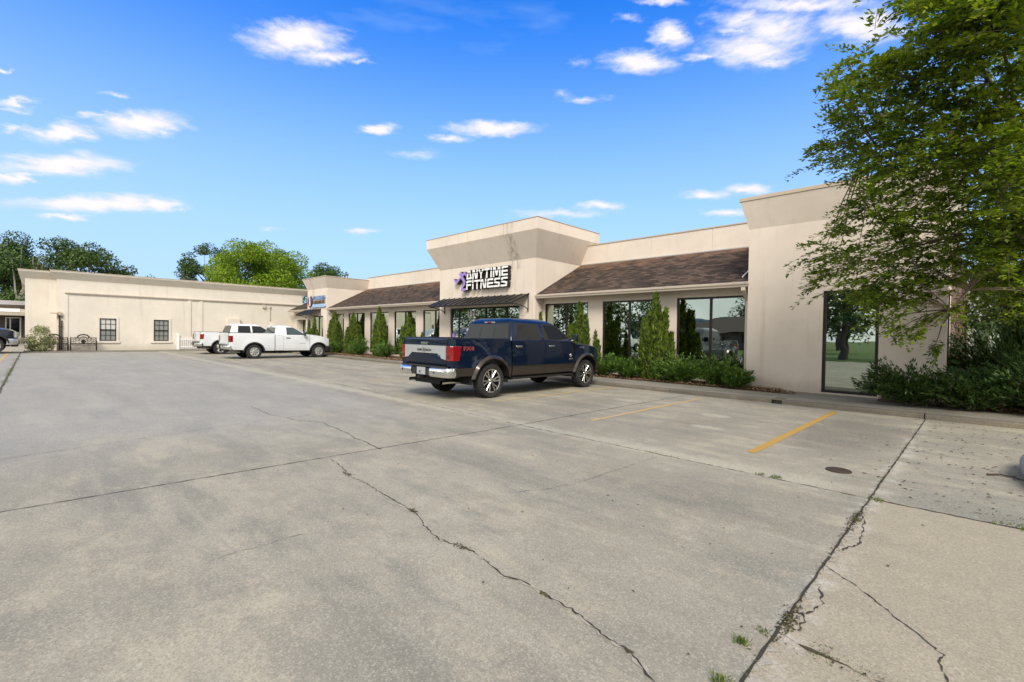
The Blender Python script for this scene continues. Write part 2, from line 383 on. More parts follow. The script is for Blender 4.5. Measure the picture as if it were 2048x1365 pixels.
    # exposed aggregate: light and dark grains
    vo = b.n('ShaderNodeTexVoronoi'); b.l(ps, vo.inputs['Vector']); vo.inputs['Scale'].default_value = 120
    gr = b.n('ShaderNodeSeparateColor'); b.l(vo.outputs['Color'], gr.inputs[0])
    c = b.mix(b.rng(gr.outputs[0], .5, 1.0, 0, .42), c, k(1.55))
    c = b.mix(b.rng(gr.outputs[1], .5, 1.0, 0, .45), c, k(.5))
    fine = b.noise(ps, 38, 5, .75); c = b.mix(b.rng(fine, .4, .75, 0, .35), c, k(.6))
    b.l(c, p.inputs['Base Color']); p.inputs['Roughness'].default_value = .88; p.inputs['Specular IOR Level'].default_value = .3
    h = b.m('ADD', b.m('MULTIPLY', gr.outputs[2], .5), b.m('ADD', fine, b.m('MULTIPLY', sm, 1.5)))
    b.bump(h, .38, .004, p)
    return mt
M['lot'] = concrete('lot_concrete', (.322,.296,.234))
M['walk'] = concrete('walk_concrete', (.25,.228,.185), lot=False)
M['kerb'] = concrete('kerb_concrete', (.165,.145,.112), lot=False)
def grassmat():
    mt, t, p = new_mat('grass_ground'); b = NT(t); ps = b.pos()
    c = b.ramp(b.noise(ps, .8, 6, .7), [(.3,(.045,.085,.015)),(.55,(.075,.13,.022)),(.75,(.13,.17,.045))])
    b.l(c, p.inputs['Base Color']); p.inputs['Roughness'].default_value = .95; b.bump(b.noise(ps, 30, 4, .7), .8, .03, p); return mt
M['grass'] = grassmat()
def mulchmat():
    mt, t, p = new_mat('mulch_ground'); b = NT(t); ps = b.pos()
    c = b.ramp(b.noise(ps, 22, 5, .75), [(.35,(.03,.02,.012)),(.5,(.10,.06,.035)),(.66,(.22,.14,.085))])
    b.l(c, p.inputs['Base Color']); p.inputs['Roughness'].default_value = .95; b.bump(b.noise(ps, 30, 4, .7), 1, .03, p); return mt
M['mulch'] = mulchmat()
M['yellow'] = None
def stripemat():
    mt, t, p = new_mat('yellow_road_paint'); b = NT(t); ps = b.pos()
    n = b.noise(ps, 9, 6, .75); c = b.mix(b.rng(n, .48, .70, 0, .85), (.43,.245,.035), (.31,.28,.20))
    c = b.mix(b.rng(b.noise(ps, 45, 3, .7), .42, .66, 0, .5), c, (.3,.2,.06))
    b.l(c, p.inputs['Base Color']); p.inputs['Roughness'].default_value = .8; return mt
M['yellow'] = stripemat()
def stripeworn():
    mt, t, p = new_mat('worn_yellow_road_paint'); b = NT(t); ps = b.pos()
    n = b.noise(ps, 7, 6, .75); c = b.mix(b.rng(n, .38, .66, 0, .9), (.48,.30,.08), (.34,.31,.25))
    b.l(c, p.inputs['Base Color']); p.inputs['Roughness'].default_value = .85; return mt
M['worn'] = stripeworn()
M['crack'] = simple('crack_dark', (.035,.030,.022), .95, var=.5, scale=12)
def mossmat():
    mt, t, p = new_mat('moss_and_dirt'); b = NT(t); ps = b.pos()
    c = b.ramp(b.noise(ps, 7, 5, .7), [(.38,(.040,.030,.018)),(.55,(.070,.055,.025)),(.72,(.075,.085,.022))])
    b.l(c, p.inputs['Base Color']); p.inputs['Roughness'].default_value = .95; b.bump(b.noise(ps, 60, 3, .7), 1, .01, p); return mt
M['moss'] = mossmat()

MB().add([(-900,-900,-.03),(900,-900,-.03),(900,900,-.03),(-900,900,-.03)], [(0,1,2,3)]).build('ground', M['grass'], fix=False, kind='structure')
lot = MB()
lot.add([(-66,-9.8,0),(16,-9.8,0),(16,12.05,0),(-66,12.05,0)], [(0,1,2,3)])
lot = lot.build('parking_lot', M['lot'], fix=False, kind='structure')
MB().add([(-66,12.052,.0),(-39.9,12.052,.0),(-39.9,20,.0),(-66,20,.0)], [(0,1,2,3)]).build('pavement', M['walk'], fix=False, kind='structure')
# pavement behind the kerb
wk = MB()
def slab(x0, x1, y0, y1, z): wk.add([(x0,y0,z),(x1,y0,z),(x1,y1,z),(x0,y1,z)], [(0,1,2,3)])
slab(-32.6, -18.6, 12.20, 12.72, .10); slab(-18.6, -12.9, 12.20, 14.5, .10); slab(-12.9, -4.55, 12.20, 13.52, .10)
slab(-4.55, -3.62, 12.20, 13.52, .10)
slab(-3.0, -1.65, 12.20, 14.40, .10); slab(-1.65, 14, 12.20, 13.6, .10)
wk.box(-3.62, -3.0, 12.20, 12.95, .02, .10); wk.add([(-3.62,12.95,.10),(-3.0,12.95,.10),(-3.0,14.4,.10),(-3.62,14.4,.10)], [(0,1,2,3)])
wk.build('sidewalk', M['walk'], fix=False, kind='structure')
kb = MB()
for (x0, x1) in ((-32.6,-24.1),(-24.09,-16.6),(-16.59,-12.7),(-12.69,-9.1),(-9.09,-5.9),(-5.89,-3.40),(-3.18,-.72),(-.70,3.0),(3.02,7),(7.02,14)):
    n = max(2, int((x1-x0)/.25)); rows = []
    for i in range(n+1):
        x = x0+(x1-x0)*i/n; j = lambda s: random.uniform(-s, s)
        rows.append([(x,12.05+j(.006),-.01),(x,12.055+j(.008),.075+j(.006)),(x,12.075,.097+j(.003)),(x,12.21,.104)])
    kb.grid(rows)
    kb.quad((x0,12.05,-.01),(x0,12.055,.075),(x0,12.075,.097),(x0,12.21,.104)); kb.quad((x1,12.05,-.01),(x1,12.055,.075),(x1,12.075,.097),(x1,12.21,.104))
kb.box(-3.40,-3.18,12.16,12.2,-.01,.075); kb.box(-3.40,-3.18,12.06,12.5,.085,.104)
kb.build('kerb', M['kerb'], fix=False, smooth=30, kind='structure')
# wing walkway
MB().box(-40.0,-38.25,.2,11.9,-.01,.06).box(-41.0,-38.25,-.5,.196,-.01,.06).build('wing_pavement', M['walk'], kind='structure')
# planting beds
bed = MB()
def bedgrid(x0, x1, y0, y1, z):
    nx = max(2, int((x1-x0)/.3)); ny = max(2, int((y1-y0)/.2))
    bed.grid([[(x0+(x1-x0)*i/nx, y0+(y1-y0)*j/ny, z+(.035 if 0<j<ny else 0)*random.uniform(.3,1.4)+.02*(j>0)) for j in range(ny+1)] for i in range(nx+1)])
bedgrid(-32.5,-18.62,12.72,14.84,.095); bedgrid(-12.88,-4.56,13.52,14.84,.095); bedgrid(-4.56,-3.64,13.52,14.32,.095); bedgrid(-1.63,14,13.6,24,.095)
bed.build('planting_bed', M['mulch'], fix=False, smooth=60, kind='structure')

# leaf and bark litter on the beds
def leafquads(P, D, Nn, Ls, Ws, fold=.0):
    P = np.asarray(P, float); n = len(P)
    D = D/np.linalg.norm(D, axis=1, keepdims=True)
    S = np.cross(D, Nn); S /= (np.linalg.norm(S, axis=1, keepdims=True)+1e-9)
    U = np.cross(S, D)
    Ls = np.asarray(Ls)[:,None]; Ws = np.asarray(Ws)[:,None]
    mid = P+D*Ls*.48+U*(fold*Ws)
    v = np.stack([P, mid+S*Ws*.5, P+D*Ls, mid-S*Ws*.5], 1).reshape(-1, 3)
    return v
def quadmesh(name, v, mat, parent=None, **k):
    v = np.asarray(v, dtype=np.float32); n = len(v)//4
    me = bpy.data.meshes.new(name)
    me.vertices.add(len(v)); me.vertices.foreach_set('co', v.ravel())
    me.loops.add(len(v)); me.loops.foreach_set('vertex_index', np.arange(len(v), dtype=np.int32))
    me.polygons.add(n); me.polygons.foreach_set('loop_start', np.arange(n, dtype=np.int32)*4)
    try: me.polygons.foreach_set('loop_total', np.full(n, 4, dtype=np.int32))
    except Exception: pass
    me.update(calc_edges=True); me.validate()
    return link(name, me, mat, parent, **k)
def rdir(n, z=1.0):
    d = rng.normal(size=(n,3)); d[:,2] *= z; return d/np.linalg.norm(d, axis=1, keepdims=True)
def islandmat(name, els, rough=.6, trans=0., clump=None, clumpamt=.5):
    mt, t, p = new_mat(name); b = NT(t)
    g = b.n('ShaderNodeNewGeometry')
    c = b.ramp(g.outputs['Random Per Island'], els)
    if clump:
        c2 = b.mix(b.rng(b.noise(g.outputs['Position'], clump[0], 3, .5), .38, .66), c, clump[1])
        x = b.n('ShaderNodeMix', data_type='RGBA', blend_type='MIX'); x.inputs[0].default_value = clumpamt
        b.l(c, x.inputs[6]); b.l(c2, x.inputs[7]); c = x.outputs[2]
    b.l(c, p.inputs['Base Color']); p.inputs['Roughness'].default_value = rough; p.inputs['Specular IOR Level'].default_value = .35
    if trans:
        tr = b.n('ShaderNodeBsdfTranslucent'); mx = b.mix(1.0, c, (1.15,1.1,.55), 'MULTIPLY'); b.l(mx, tr.inputs[0])
        ms = b.n('ShaderNodeMixShader'); ms.inputs[0].default_value = trans
        b.l(p.outputs[0], ms.inputs[1]); b.l(tr.outputs[0], ms.inputs[2])
        out = [n for n in t.nodes if n.type == 'OUTPUT_MATERIAL'][0]; b.l(ms.outputs[0], out.inputs[0])
    return mt
M['litter'] = islandmat('dry_leaves', [(0,(.06,.035,.018)),(.4,(.20,.11,.05)),(.7,(.34,.22,.12)),(1,(.46,.34,.22))], .8)
def litter(x0, x1, y0, y1, n):
    P = np.column_stack([rng.uniform(x0,x1,n), rng.uniform(y0,y1,n), np.full(n,.125)+rng.uniform(0,.03,n)])
    return leafquads(P, rdir(n,.25), rdir(n)*.5+np.array([0,0,1.]), rng.uniform(.035,.085,n), rng.uniform(.025,.05,n), .3)
v = np.concatenate([litter(-12.8,-3.7,13.5,14.2,5200), litter(-32,-18.7,12.7,13.5,4200), litter(-1.6,3.5,13.6,14.8,2600), litter(-4.5,-3.3,13.4,13.7,250)])
tag(quadmesh('leaf_litter', v, M['litter']), 'brown dry leaves and bark chips scattered over the planting beds', 'leaf litter', kind='stuff')
# debris on the concrete below the tree
n = 330
P = np.column_stack([rng.normal(.15,.75,n), rng.uniform(5.8,11.9,n), np.full(n,.006)]); P[:,0] = np.where(P[:,0]<-1.4, P[:,0]+1.6, P[:,0])
v1 = leafquads(P, rdir(n,.05), np.tile([0,0,1.],(n,1))+rng.normal(size=(n,3))*.15, rng.uniform(.02,.075,n), rng.uniform(.008,.028,n), .2)
n = 260
P = np.column_stack([rng.uniform(-9,1.0,n), rng.uniform(1.8,11.5,n), np.full(n,.006)])
v2 = leafquads(P, rdir(n,.05), np.tile([0,0,1.],(n,1)), rng.uniform(.012,.035,n), rng.uniform(.006,.02,n), .2)
tag(quadmesh('fallen_leaves', np.concatenate([v1,v2]), islandmat('dark_fallen_leaves', [(0,(.03,.022,.015)),(.7,(.08,.05,.03)),(1,(.4,.36,.28))], .8)), 'small dark leaves and twigs fallen on the concrete lot near the tree', 'leaf litter', kind='stuff')
tw = MB().tube([(.10,7.55,.012),(.20,7.62,.02),(.30,7.60,.018),(.42,7.5,.010)], [.012,.011,.009,.004], 6).tube([(.24,7.61,.018),(.33,7.68,.014)], [.007,.003], 5)
tw.build('fallen_twig', simple('twig_bark', (.06,.045,.035), .9), label='bent brown twig lying on the concrete near the right edge', category='twig')

# joints and cracks: thin filled strips lying on the lot
def strip(pts, w, mat, name, z=.004, jag=.35, sub=.05, parent=lot, seed=1, **k):
    rr = random.Random(seed); P = []
    for a, b2 in zip(pts[:-1], pts[1:]):
        a = Vector((*a,0)); b2 = Vector((*b2,0)); n = max(1, int((b2-a).length/sub))
        for i in range(n): P.append(a.lerp(b2, i/n))
    P.append(Vector((*pts[-1],0)))
    rows = []
    for i, p in enumerate(P):
        t_ = (P[min(i+1,len(P)-1)]-P[max(i-1,0)]).normalized(); s_ = Vector((-t_.y, t_.x, 0))
        ww = w*(1+rr.uniform(-jag,jag)*1.6); off = rr.uniform(-1,1)*w*jag*1.2
        ww = max(.0015, ww)
        if i == 0 or i == len(P)-1: ww *= .3
        rows.append([p+s_*(off+ww/2)+Vector((0,0,z)), p+s_*(off-ww/2)+Vector((0,0,z))])
    return MB().grid(rows).build(name, mat, parent, fix=False, **k)
M['spall'] = simple('spalled_concrete', (.40,.37,.31), .95, var=.35, bump=1., scale=14)
strip([(-.70,-9),(-.70,2.6),(-.70,5.6),(-.69,12.04)], .015, M['crack'], 'joint', z=.006, seed=2, jag=.22, sub=.07)
strip([(-.685,1.2),(-.685,5.6)], .030, M['spall'], 'spalled_edge', z=.0035, seed=31, jag=.75, sub=.035)
strip([(-30,7.25),(-18,6.4),(-5.39,5.65),(-.70,5.56)], .010, M['moss'], 'joint', seed=3, jag=.6)
strip([(-.70,5.56),(.2,5.58),(14,5.7)], .018, M['crack'], 'joint', seed=4)
strip([(-5.60,-9),(-5.57,-.2),(-5.39,5.65),(-5.35,12.04)], .012, M['crack'], 'joint', seed=5)
strip([(-7.75,-9),(-7.77,-.28),(-8.4,2.46),(-8.6,5.8)], .005, M['moss'], 'joint', seed=6, jag=.7)
strip([(-39,-.60),(-16,-.58),(-8,-.58)], .035, M['moss'], 'joint', seed=7, jag=.5)
strip([(-.70,2.66),(-.4,2.62),(-.2,2.60),(6,2.55)], .016, M['moss'], 'joint', seed=8, jag=.7)
strip([(-11.2,5.9),(-11.1,12.04)], .007, M['crack'], 'joint', seed=9); strip([(-16.5,6.3),(-16.5,12.04)], .007, M['crack'], 'joint', seed=10)
strip([(-38.2,-.5),(-38.2,11.9)], .05, M['crack'], 'joint', seed=11)
crk = [(-5.39,2.44),(-4.97,2.39),(-4.64,2.29),(-4.27,2.31),(-3.96,2.27),(-3.55,2.24),(-3.3,2.23),(-3.03,2.13),(-2.76,2.06),(-2.66,2.09),(-2.45,2.12),(-2.26,2.09),(-2.09,2.04),(-1.92,2.09),(-1.71,2.07),(-1.52,2.06),(-1.32,2.0),(-1.17,1.99),(-.97,1.9),(-.70,1.82)]
def wob(pts, a, seed):
    rr = random.Random(seed); out = []
    for p, q in zip(pts[:-1], pts[1:]):
        for i in range(5):
            u = i/5; out.append((p[0]+(q[0]-p[0])*u+rr.uniform(-a,a), p[1]+(q[1]-p[1])*u+rr.uniform(-a,a)))
    out.append(pts[-1]); return out
strip(wob(crk,.010,1), .0072, M['crack'], 'crack', z=.006, seed=12, jag=.65, sub=.02)
strip(wob(crk,.010,1), .014, M['spall'], 'spalled_edge', z=.0035, seed=32, jag=.85, sub=.03)
for (x, y, l) in ((-4.72,2.31,.16),(-3.35,2.235,.12),(-2.5,2.11,.12),(-1.75,2.07,.08),(-1.15,1.985,.05)):
    strip([(x-l/2,y+.004),(x,y-.002),(x+l/2,y+.004)], .016, M['moss'], 'crack_moss', z=.007, seed=int(-x*10), jag=.7, sub=.02)
strip(wob([(-10.24,2.99),(-8.93,2.94),(-8.03,3.11),(-7.69,3.3),(-6.84,3.24),(-5.40,3.11)],.03,2), .009, M['crack'], 'crack', seed=13, jag=.6, sub=.03)
strip(wob([(-.70,3.69),(-.53,3.55),(-.37,3.38),(-.18,3.16),(-.09,3.06),(-.1,2.96),(-.07,2.83),(-.02,2.60)],.008,3), .006, M['crack'], 'crack', seed=14, jag=.6, sub=.02)
strip(wob([(-3.09,3.23),(-2.94,3.54),(-2.87,3.92),(-2.86,4.45),(-2.83,5.5)],.015,4), .0024, M['crack'], 'crack', seed=15, jag=.8, sub=.03)
strip(wob([(-3.48,.75),(-3.52,.86),(-3.52,1.04),(-3.51,1.16),(-3.53,1.24),(-3.5,1.4)],.012,5), .0022, M['crack'], 'crack', seed=16, jag=.8, sub=.03)
# spalled edge of the right slab
for (a, s) in ((([(-.62,2.75),(-.64,2.95),(-.60,3.15),(-.655,3.35)]),21),(([(-.66,4.0),(-.60,4.3),(-.63,4.7),(-.69,5.0)]),22)):
    strip(wob(a,.015,s), .007, M['crack'], 'crack', seed=s, jag=.9, sub=.02)
def crumbs(spots):
    vs = []
    for (x0, x1, y0, y1, n) in spots:
        cx_, cy_ = (x0+x1)/2, (y0+y1)/2
        P = np.column_stack([rng.normal(cx_,(x1-x0)/3.2,n), rng.normal(cy_,(y1-y0)/3.2,n), rng.uniform(.003,.012,n)])
        D = rdir(n,.12); l = rng.uniform(.005,.019,n); vs.append(leafquads(P, D, np.tile([0,0,1.],(n,1))+rng.normal(size=(n,3))*.3, l, l*rng.uniform(.5,1,n), .2))
    return np.concatenate(vs)
tag(quadmesh('joint_debris', crumbs([(-.715,-.645,2.68,2.96,300),(-.73,-.67,4.55,5.1,320),(.15,1.0,5.6,5.9,420),(-.72,-.69,1.4,12,500),(-.6,1.5,2.56,2.66,260),(-4.75,-4.6,2.27,2.36,50),(-3.4,-3.3,2.2,2.26,40),(-2.6,-2.5,2.08,2.14,40)]), islandmat('dirt_crumbs', [(0,(.025,.018,.010)),(.5,(.06,.045,.02)),(.8,(.09,.09,.025)),(1,(.38,.34,.28))], .9)), 'brown dirt and broken concrete crumbs along the long joint of the lot', 'debris', kind='stuff')
# painted bay lines
def bay(x, y0, y1, w_, mat, lab):
    MB().add([(x-w_/2,y0,.004),(x+w_/2,y0,.004),(x+w_/2,y1,.004),(x-w_/2,y1,.004)], [(0,1,2,3)]).build('bay_line', mat, lot, fix=False)
bay(-2.095,6.62,11.75,.115,M['yellow'],0); bay(-4.83,6.9,11.6,.10,M['worn'],0); bay(-7.62,7.2,12.0,.10,M['worn'],0); bay(-10.4,7.2,11.95,.10,M['worn'],0); bay(-13.2,7.2,11.95,.10,M['worn'],0)
MB().add([(-42,-1.14,.004),(-42,-1.02,.004),(-17,-1.02,.004),(-17,-1.14,.004)], [(0,1,2,3)]).build('bay_line', M['worn'], lot, fix=True)
# manhole cover
mh = MB().lathe([(0.0,.0),(.012,.0),(.013,.118),(.010,.125),(-.002,.128)], (-1.11,6.48,.0), 'z', 40)
mh.build('manhole_cover', simple('rusty_iron', (.055,.036,.024), .75, .3, bump=.6, var=.4), fix=True, smooth=40, label='round rusty iron manhole cover set in the concrete lot', category='manhole cover')

# weeds in the joints
M['weed'] = islandmat('weed_green', [(0,(.05,.08,.015)),(.5,(.10,.15,.025)),(1,(.20,.22,.06))], .7, .25)
def tufts(spots):
    vs = []
    for (x, y, r, n, h) in spots:
        P = np.column_stack([rng.normal(x, r, n), rng.normal(y, min(r,.05), n), np.zeros(n)])
        D = rng.normal(size=(n,3))*.75; D[:,2] = np.abs(D[:,2])+.5
        vs.append(leafquads(P, D, rdir(n), rng.uniform(.4,1,n)*h, rng.uniform(.10,.2,n)*h, .1))
    return np.concatenate(vs)
sp = [(-.64,5.55,.035,50,.05),(-1.66,6.0-.38,.03,40,.04),(-1.52,5.62,.03,50,.05),(-3.0,5.6,.05,30,.035),(-4.1,5.62,.05,24,.03),(-2.7,5.6,.08,24,.03),(.50,5.62,.18,260,.055),(-.80,2.45,.015,70,.045),(-.76,2.1,.02,60,.05),(-.74,2.62,.02,50,.03),(-.50,2.63,.04,60,.025),(-.3,2.61,.06,60,.022),(-.1,2.6,.05,50,.02),(-.69,4.8,.02,60,.03),(-4.5,12.03,.12,40,.05),(-4.9,12.03,.3,50,.05),(-5.35,7.0,.03,26,.03),(-5.2,9.2,.1,24,.03)]
sp += [(random.uniform(-34,-18), -.60, .25, 30, .05) for _ in range(22)] + [(-40+.06, random.uniform(1,9), .05, 40, .07) for _ in range(16)]
tag(quadmesh('joint_weeds', tufts(sp), M['weed']), 'low green weeds growing in the joints of the concrete lot', 'weeds', kind='stuff')

# ------------------------------------------------------------------ buildings
def shingles():
    mt, t, p = new_mat('asphalt_shingles'); b = NT(t); ps = b.pos()
    sp_ = b.n('ShaderNodeSeparateXYZ'); b.l(ps, sp_.inputs[0])
    cb = b.n('ShaderNodeCombineXYZ'); b.l(sp_.outputs[0], cb.inputs[0])
    sl_ = b.m('MULTIPLY', sp_.outputs[2], 2.2); b.l(sl_, cb.inputs[1])
    br = b.n('ShaderNodeTexBrick'); b.l(cb.outputs[0], br.inputs['Vector'])
    br.inputs['Scale'].default_value = 1; br.inputs['Brick Width'].default_value = .26; br.inputs['Row Height'].default_value = .1406; br.inputs['Mortar Size'].default_value = .006
    br.inputs['Color1'].default_value = (0,0,0,1); br.inputs['Color2'].default_value = (1,1,1,1); br.inputs['Mortar'].default_value = (.5,.5,.5,1)
    c = b.ramp(br.outputs['Color'], [(0,(.032,.024,.019)),(.5,(.064,.046,.036)),(1,(.125,.086,.064))])
    worn = b.noise(ps, .8, 6, .7, stretch=(1,2,2.2))
    hi = b.rng(sp_.outputs[2], 3.9, 4.7)
    wv = b.m('ADD', worn, b.m('MULTIPLY', hi, .20))
    c = b.mix(b.rng(wv, .54, .80, 0, .68), c, (.27,.155,.10))
    st = b.noise(ps, 1.2, 5, .6, stretch=(2.5,.3,.3))
    c = b.mix(b.rng(st, .5, .72, 0, .5), c, (.038,.031,.027))
    c = b.mix(b.m('MULTIPLY', br.outputs['Fac'], .7), c, (.02,.016,.014))
    c = b.mix(b.rng(b.noise(ps, 60, 3, .8), .4, .75, 0, .28), c, (.13,.10,.09))
    b.l(c, p.inputs['Base Color']); p.inputs['Roughness'].default_value = .95; p.inputs['Specular IOR Level'].default_value = .2
    b.bump(b.m('SUBTRACT', b.noise(ps, 90, 3, .8), b.m('MULTIPLY', br.outputs['Fac'], 1.)), .6, .006, p)
    return mt
M['shingle'] = shingles()
def brickmat():
    mt, t, p = new_mat('red_brown_brick'); b = NT(t); ps = b.pos()
    sp_ = b.n('ShaderNodeSeparateXYZ'); b.l(ps, sp_.inputs[0]); cb = b.n('ShaderNodeCombineXYZ'); b.l(b.m('ADD', sp_.outputs[0], sp_.outputs[1]), cb.inputs[0]); b.l(sp_.outputs[2], cb.inputs[1])
    br = b.n('ShaderNodeTexBrick'); b.l(cb.outputs[0], br.inputs['Vector']); br.inputs['Scale'].default_value = 1; br.inputs['Brick Width'].default_value = .22; br.inputs['Row Height'].default_value = .075; br.inputs['Mortar Size'].default_value = .009
    br.inputs['Color1'].default_value = (.11,.05,.035,1); br.inputs['Color2'].default_value = (.22,.105,.075,1); br.inputs['Mortar'].default_value = (.30,.26,.22,1)
    c = b.mix(b.rng(b.noise(ps, 1.5, 5, .6), .4, .7, 0, .5), br.outputs['Color'], (.09,.05,.04))
    b.l(c, p.inputs['Base Color']); p.inputs['Roughness'].default_value = .9; b.bump(b.m('MULTIPLY', br.outputs['Fac'], -1.), .6, .01, p); return mt
M['brick'] = brickmat()

def wall_y(y, x0, x1, z0, z1, holes, rev=.10, d=1):
    """wall face in a plane of constant y, with rectangular holes and reveals going to +y"""
    mb = MB(); xs = sorted({x0,x1,*[h[0] for h in holes],*[h[1] for h in holes]}); zs = sorted({z0,z1,*[h[2] for h in holes],*[h[3] for h in holes]})
    for a, b_ in zip(xs[:-1], xs[1:]):
        for c, e in zip(zs[:-1], zs[1:]):
            mx, mz = (a+b_)/2, (c+e)/2
            if any(h[0]<mx<h[1] and h[2]<mz<h[3] for h in holes): continue
            mb.quad((a,y,c),(b_,y,c),(b_,y,e),(a,y,e))
    for (a, b_, c, e) in holes:
        mb.quad((a,y,c),(a,y+rev,c),(a,y+rev,e),(a,y,e)); mb.quad((b_,y,c),(b_,y,e),(b_,y+rev,e),(b_,y+rev,c))
        mb.quad((a,y,e),(b_,y,e),(b_,y+rev,e),(a,y+rev,e)); mb.quad((a,y,c),(a,y+rev,c),(b_,y+rev,c),(b_,y,c))
    return mb
def window_y(parent, y, x0, x1, z0, z1, mull, fw_=.07, transom=None, name='window', rec=.035, glass=None, skip=()):
    f = MB(); yb, yf = y+rec+.06, y+rec
    f.box(x0, x0+fw_, yf, yb, z0, z1); f.box(x1-fw_, x1, yf, yb, z0, z1)
    f.box(x0+fw_, x1-fw_, yf, yb, z1-fw_, z1); f.box(x0+fw_, x1-fw_, yf, yb, z0, z0+fw_)
    for m_ in mull:
        f.box(m_-.035, m_+.035, yf-.002, yb-.004, z0+fw_, z1-fw_)
    if transom:
        for (a, b_, zt) in transom: f.box(a, b_, yf+.003, yb-.006, zt-.03, zt+.03)
    o = f.build(name, M['frame'], parent, bevel=.004)
    xs = [x0+fw_]+[q for m_ in mull for q in (m_-.035, m_+.035)]+[x1-fw_]
    for i in range(0, len(xs), 2):
        a, b_ = xs[i], xs[i+1]
        tilt = random.uniform(-.0015,.0015)
        MB().quad((a,y+rec+.035+tilt,z0+fw_),(b_,y+rec+.035,z0+fw_),(b_,y+rec+.035,z1-fw_),(a,y+rec+.035+tilt,z1-fw_)).build('pane', glass or M['mirror'], o, fix=False)
    return o
B = empty('shopping_building', (-18,15,0), label='long tan stucco shop building with three towers and brown shingled roof slopes', cat='building')
B.location = (0,0,0)
def tower(parent, x0, x1, y0, y1, zf, zm, zt, d, mat, holes, band=True, cope=.05):
    w_ = wall_y(y0, x0, x1, -.02, zf, holes)
    w_.quad((x0,y0,-.02),(x0,y1,-.02),(x0,y1,zf),(x0,y0,zf))
    if not band == 'R': w_.quad((x1,y0,-.02),(x1,y0,zf),(x1,y1,zf),(x1,y1,-.02))
    w_.build('wall', mat, parent, fix=False)
    fl = MB()
    A = [(x0,y0),(x1,y0),(x1,y1),(x0,y1)]; O = [(x0-d,y0-d),(x1+d,y0-d),(x1+d,y1+d*.2),(x0-d,y1+d*.2)]
    for i in range(4):
        j = (i+1)%4
        fl.quad((*A[i],zf),(*A[j],zf),(*O[j],zm),(*O[i],zm))
        if zt-zm > .01: fl.quad((*O[i],zm),(*O[j],zm),(*O[j],zt),(*O[i],zt))
    fl.build('cornice', mat, parent, fix=False)
    e = .018
    MB().box(x0-d-e, x1+d+e, y0-d-e, y1+d*.2+e, zt+.001, zt+cope).build('coping', M['coping'], parent, bevel=.006)
# right tower
tower(B, -4.72, -.52, 14.33, 20.5, 4.60, 5.37, 5.375, .20, M['stucco'], [(-2.88,-1.72,.14,2.76)], band='R', cope=.10)
window_y(B, 14.33, -2.88, -1.72, .14, 2.76, [], .07)
sw = MB()   # return wall facing the trees, narrow window and brick behind
def xq(x, y0, y1, z0, z1): sw.quad((x,y0,z0),(x,y1,z0),(x,y1,z1),(x,y0,z1))
xq(-.52,14.33,14.95,-.02,4.6); xq(-.52,15.75,16.4,-.02,4.6); xq(-.52,14.95,15.75,2.75,4.6); xq(-.52,14.95,15.75,-.02,.2); sw.build('wall', M['stucco'], B, fix=False)
wf = MB().box(-.60,-.53,14.95,15.02,.2,2.75).box(-.60,-.53,15.68,15.75,.2,2.75).box(-.60,-.53,15.02,15.68,2.68,2.75).box(-.60,-.53,15.02,15.68,.2,.27).build('window', M['frame'], B)
MB().quad((-.57,15.02,.27),(-.57,15.68,.27),(-.57,15.68,2.68),(-.57,15.02,2.68)).build('pane', M['mirror'], wf, fix=False)
MB().box(-.9,-.505,16.4,42,-.02,4.58).build('brick_wall', M['brick'], B)
for yy in (19.5,23.5,28.5): MB().box(-.50,-.38,yy,yy+.6,-.02,2.9).build('pilaster', M['brick'], B)
# centre tower
tower(B, -19.35, -12.88, 14.33, 17.95, 4.65, 5.69, 6.14, .50, M['stucco_c'], [(-18.48,-13.78,.10,2.73)], cope=.03)
en = window_y(B, 14.33, -18.48, -13.78, .10, 2.73, [-17.88,-15.97,-15.45,-14.62], .07, transom=[(-18.41,-15.97,2.20)], name='shopfront', rec=.06)
for xx in (-17.3,): MB().box(xx-.006,xx+.006,13.826,13.84,5.70,6.13).build('control_joint', M['coping'], B)
# small far tower
tower(B, -35.80, -32.44, 14.33, 17.9, 4.55, 5.30, 5.31, .30, M['stucco_t'], [(-34.75,-33.05,.10,2.6)], cope=.05)
window_y(B, 14.33, -34.75, -33.05, .10, 2.6, [-33.9], .07, name='shopfront', rec=.06)
# window sections
rw = [(-12.80,-10.64),(-9.98,-7.76),(-7.09,-4.93)]; lw = [(-32.32,-30.92),(-30.26,-28.02),(-27.35,-25.13),(-24.49,-22.23),(-21.56,-19.40)]
wall_y(14.85, -12.88, -4.72, -.02, 3.02, [(a,b_,.22,2.785) for a, b_ in rw]).build('wall', M['stucco'], B, fix=False)
for (a, b_), mm in zip(rw, ([-11.71,-10.95],[-8.87],[-5.99])): window_y(B, 14.85, a, b_, .22, 2.785, mm, .06)
wall_y(14.85, -32.44, -19.35, -.02, 3.02, [(a,b_,.22,2.74) for a, b_ in lw]).build('wall', M['stucco'], B, fix=False)
for (a, b_) in lw: window_y(B, 14.85, a, b_, .22, 2.74, [(a+b_)/2] if b_-a > 1.8 else [], .06)
wall_y(14.85, -39.98, -35.80, -.02, 3.02, [(-39.2,-37.4,.05,2.40)], rev=.6).build('wall', M['stucco'], B, fix=False)
window_y(B, 14.85, -39.2, -37.4, .05, 2.40, [-38.3], .06, name='shopfront', rec=.5)
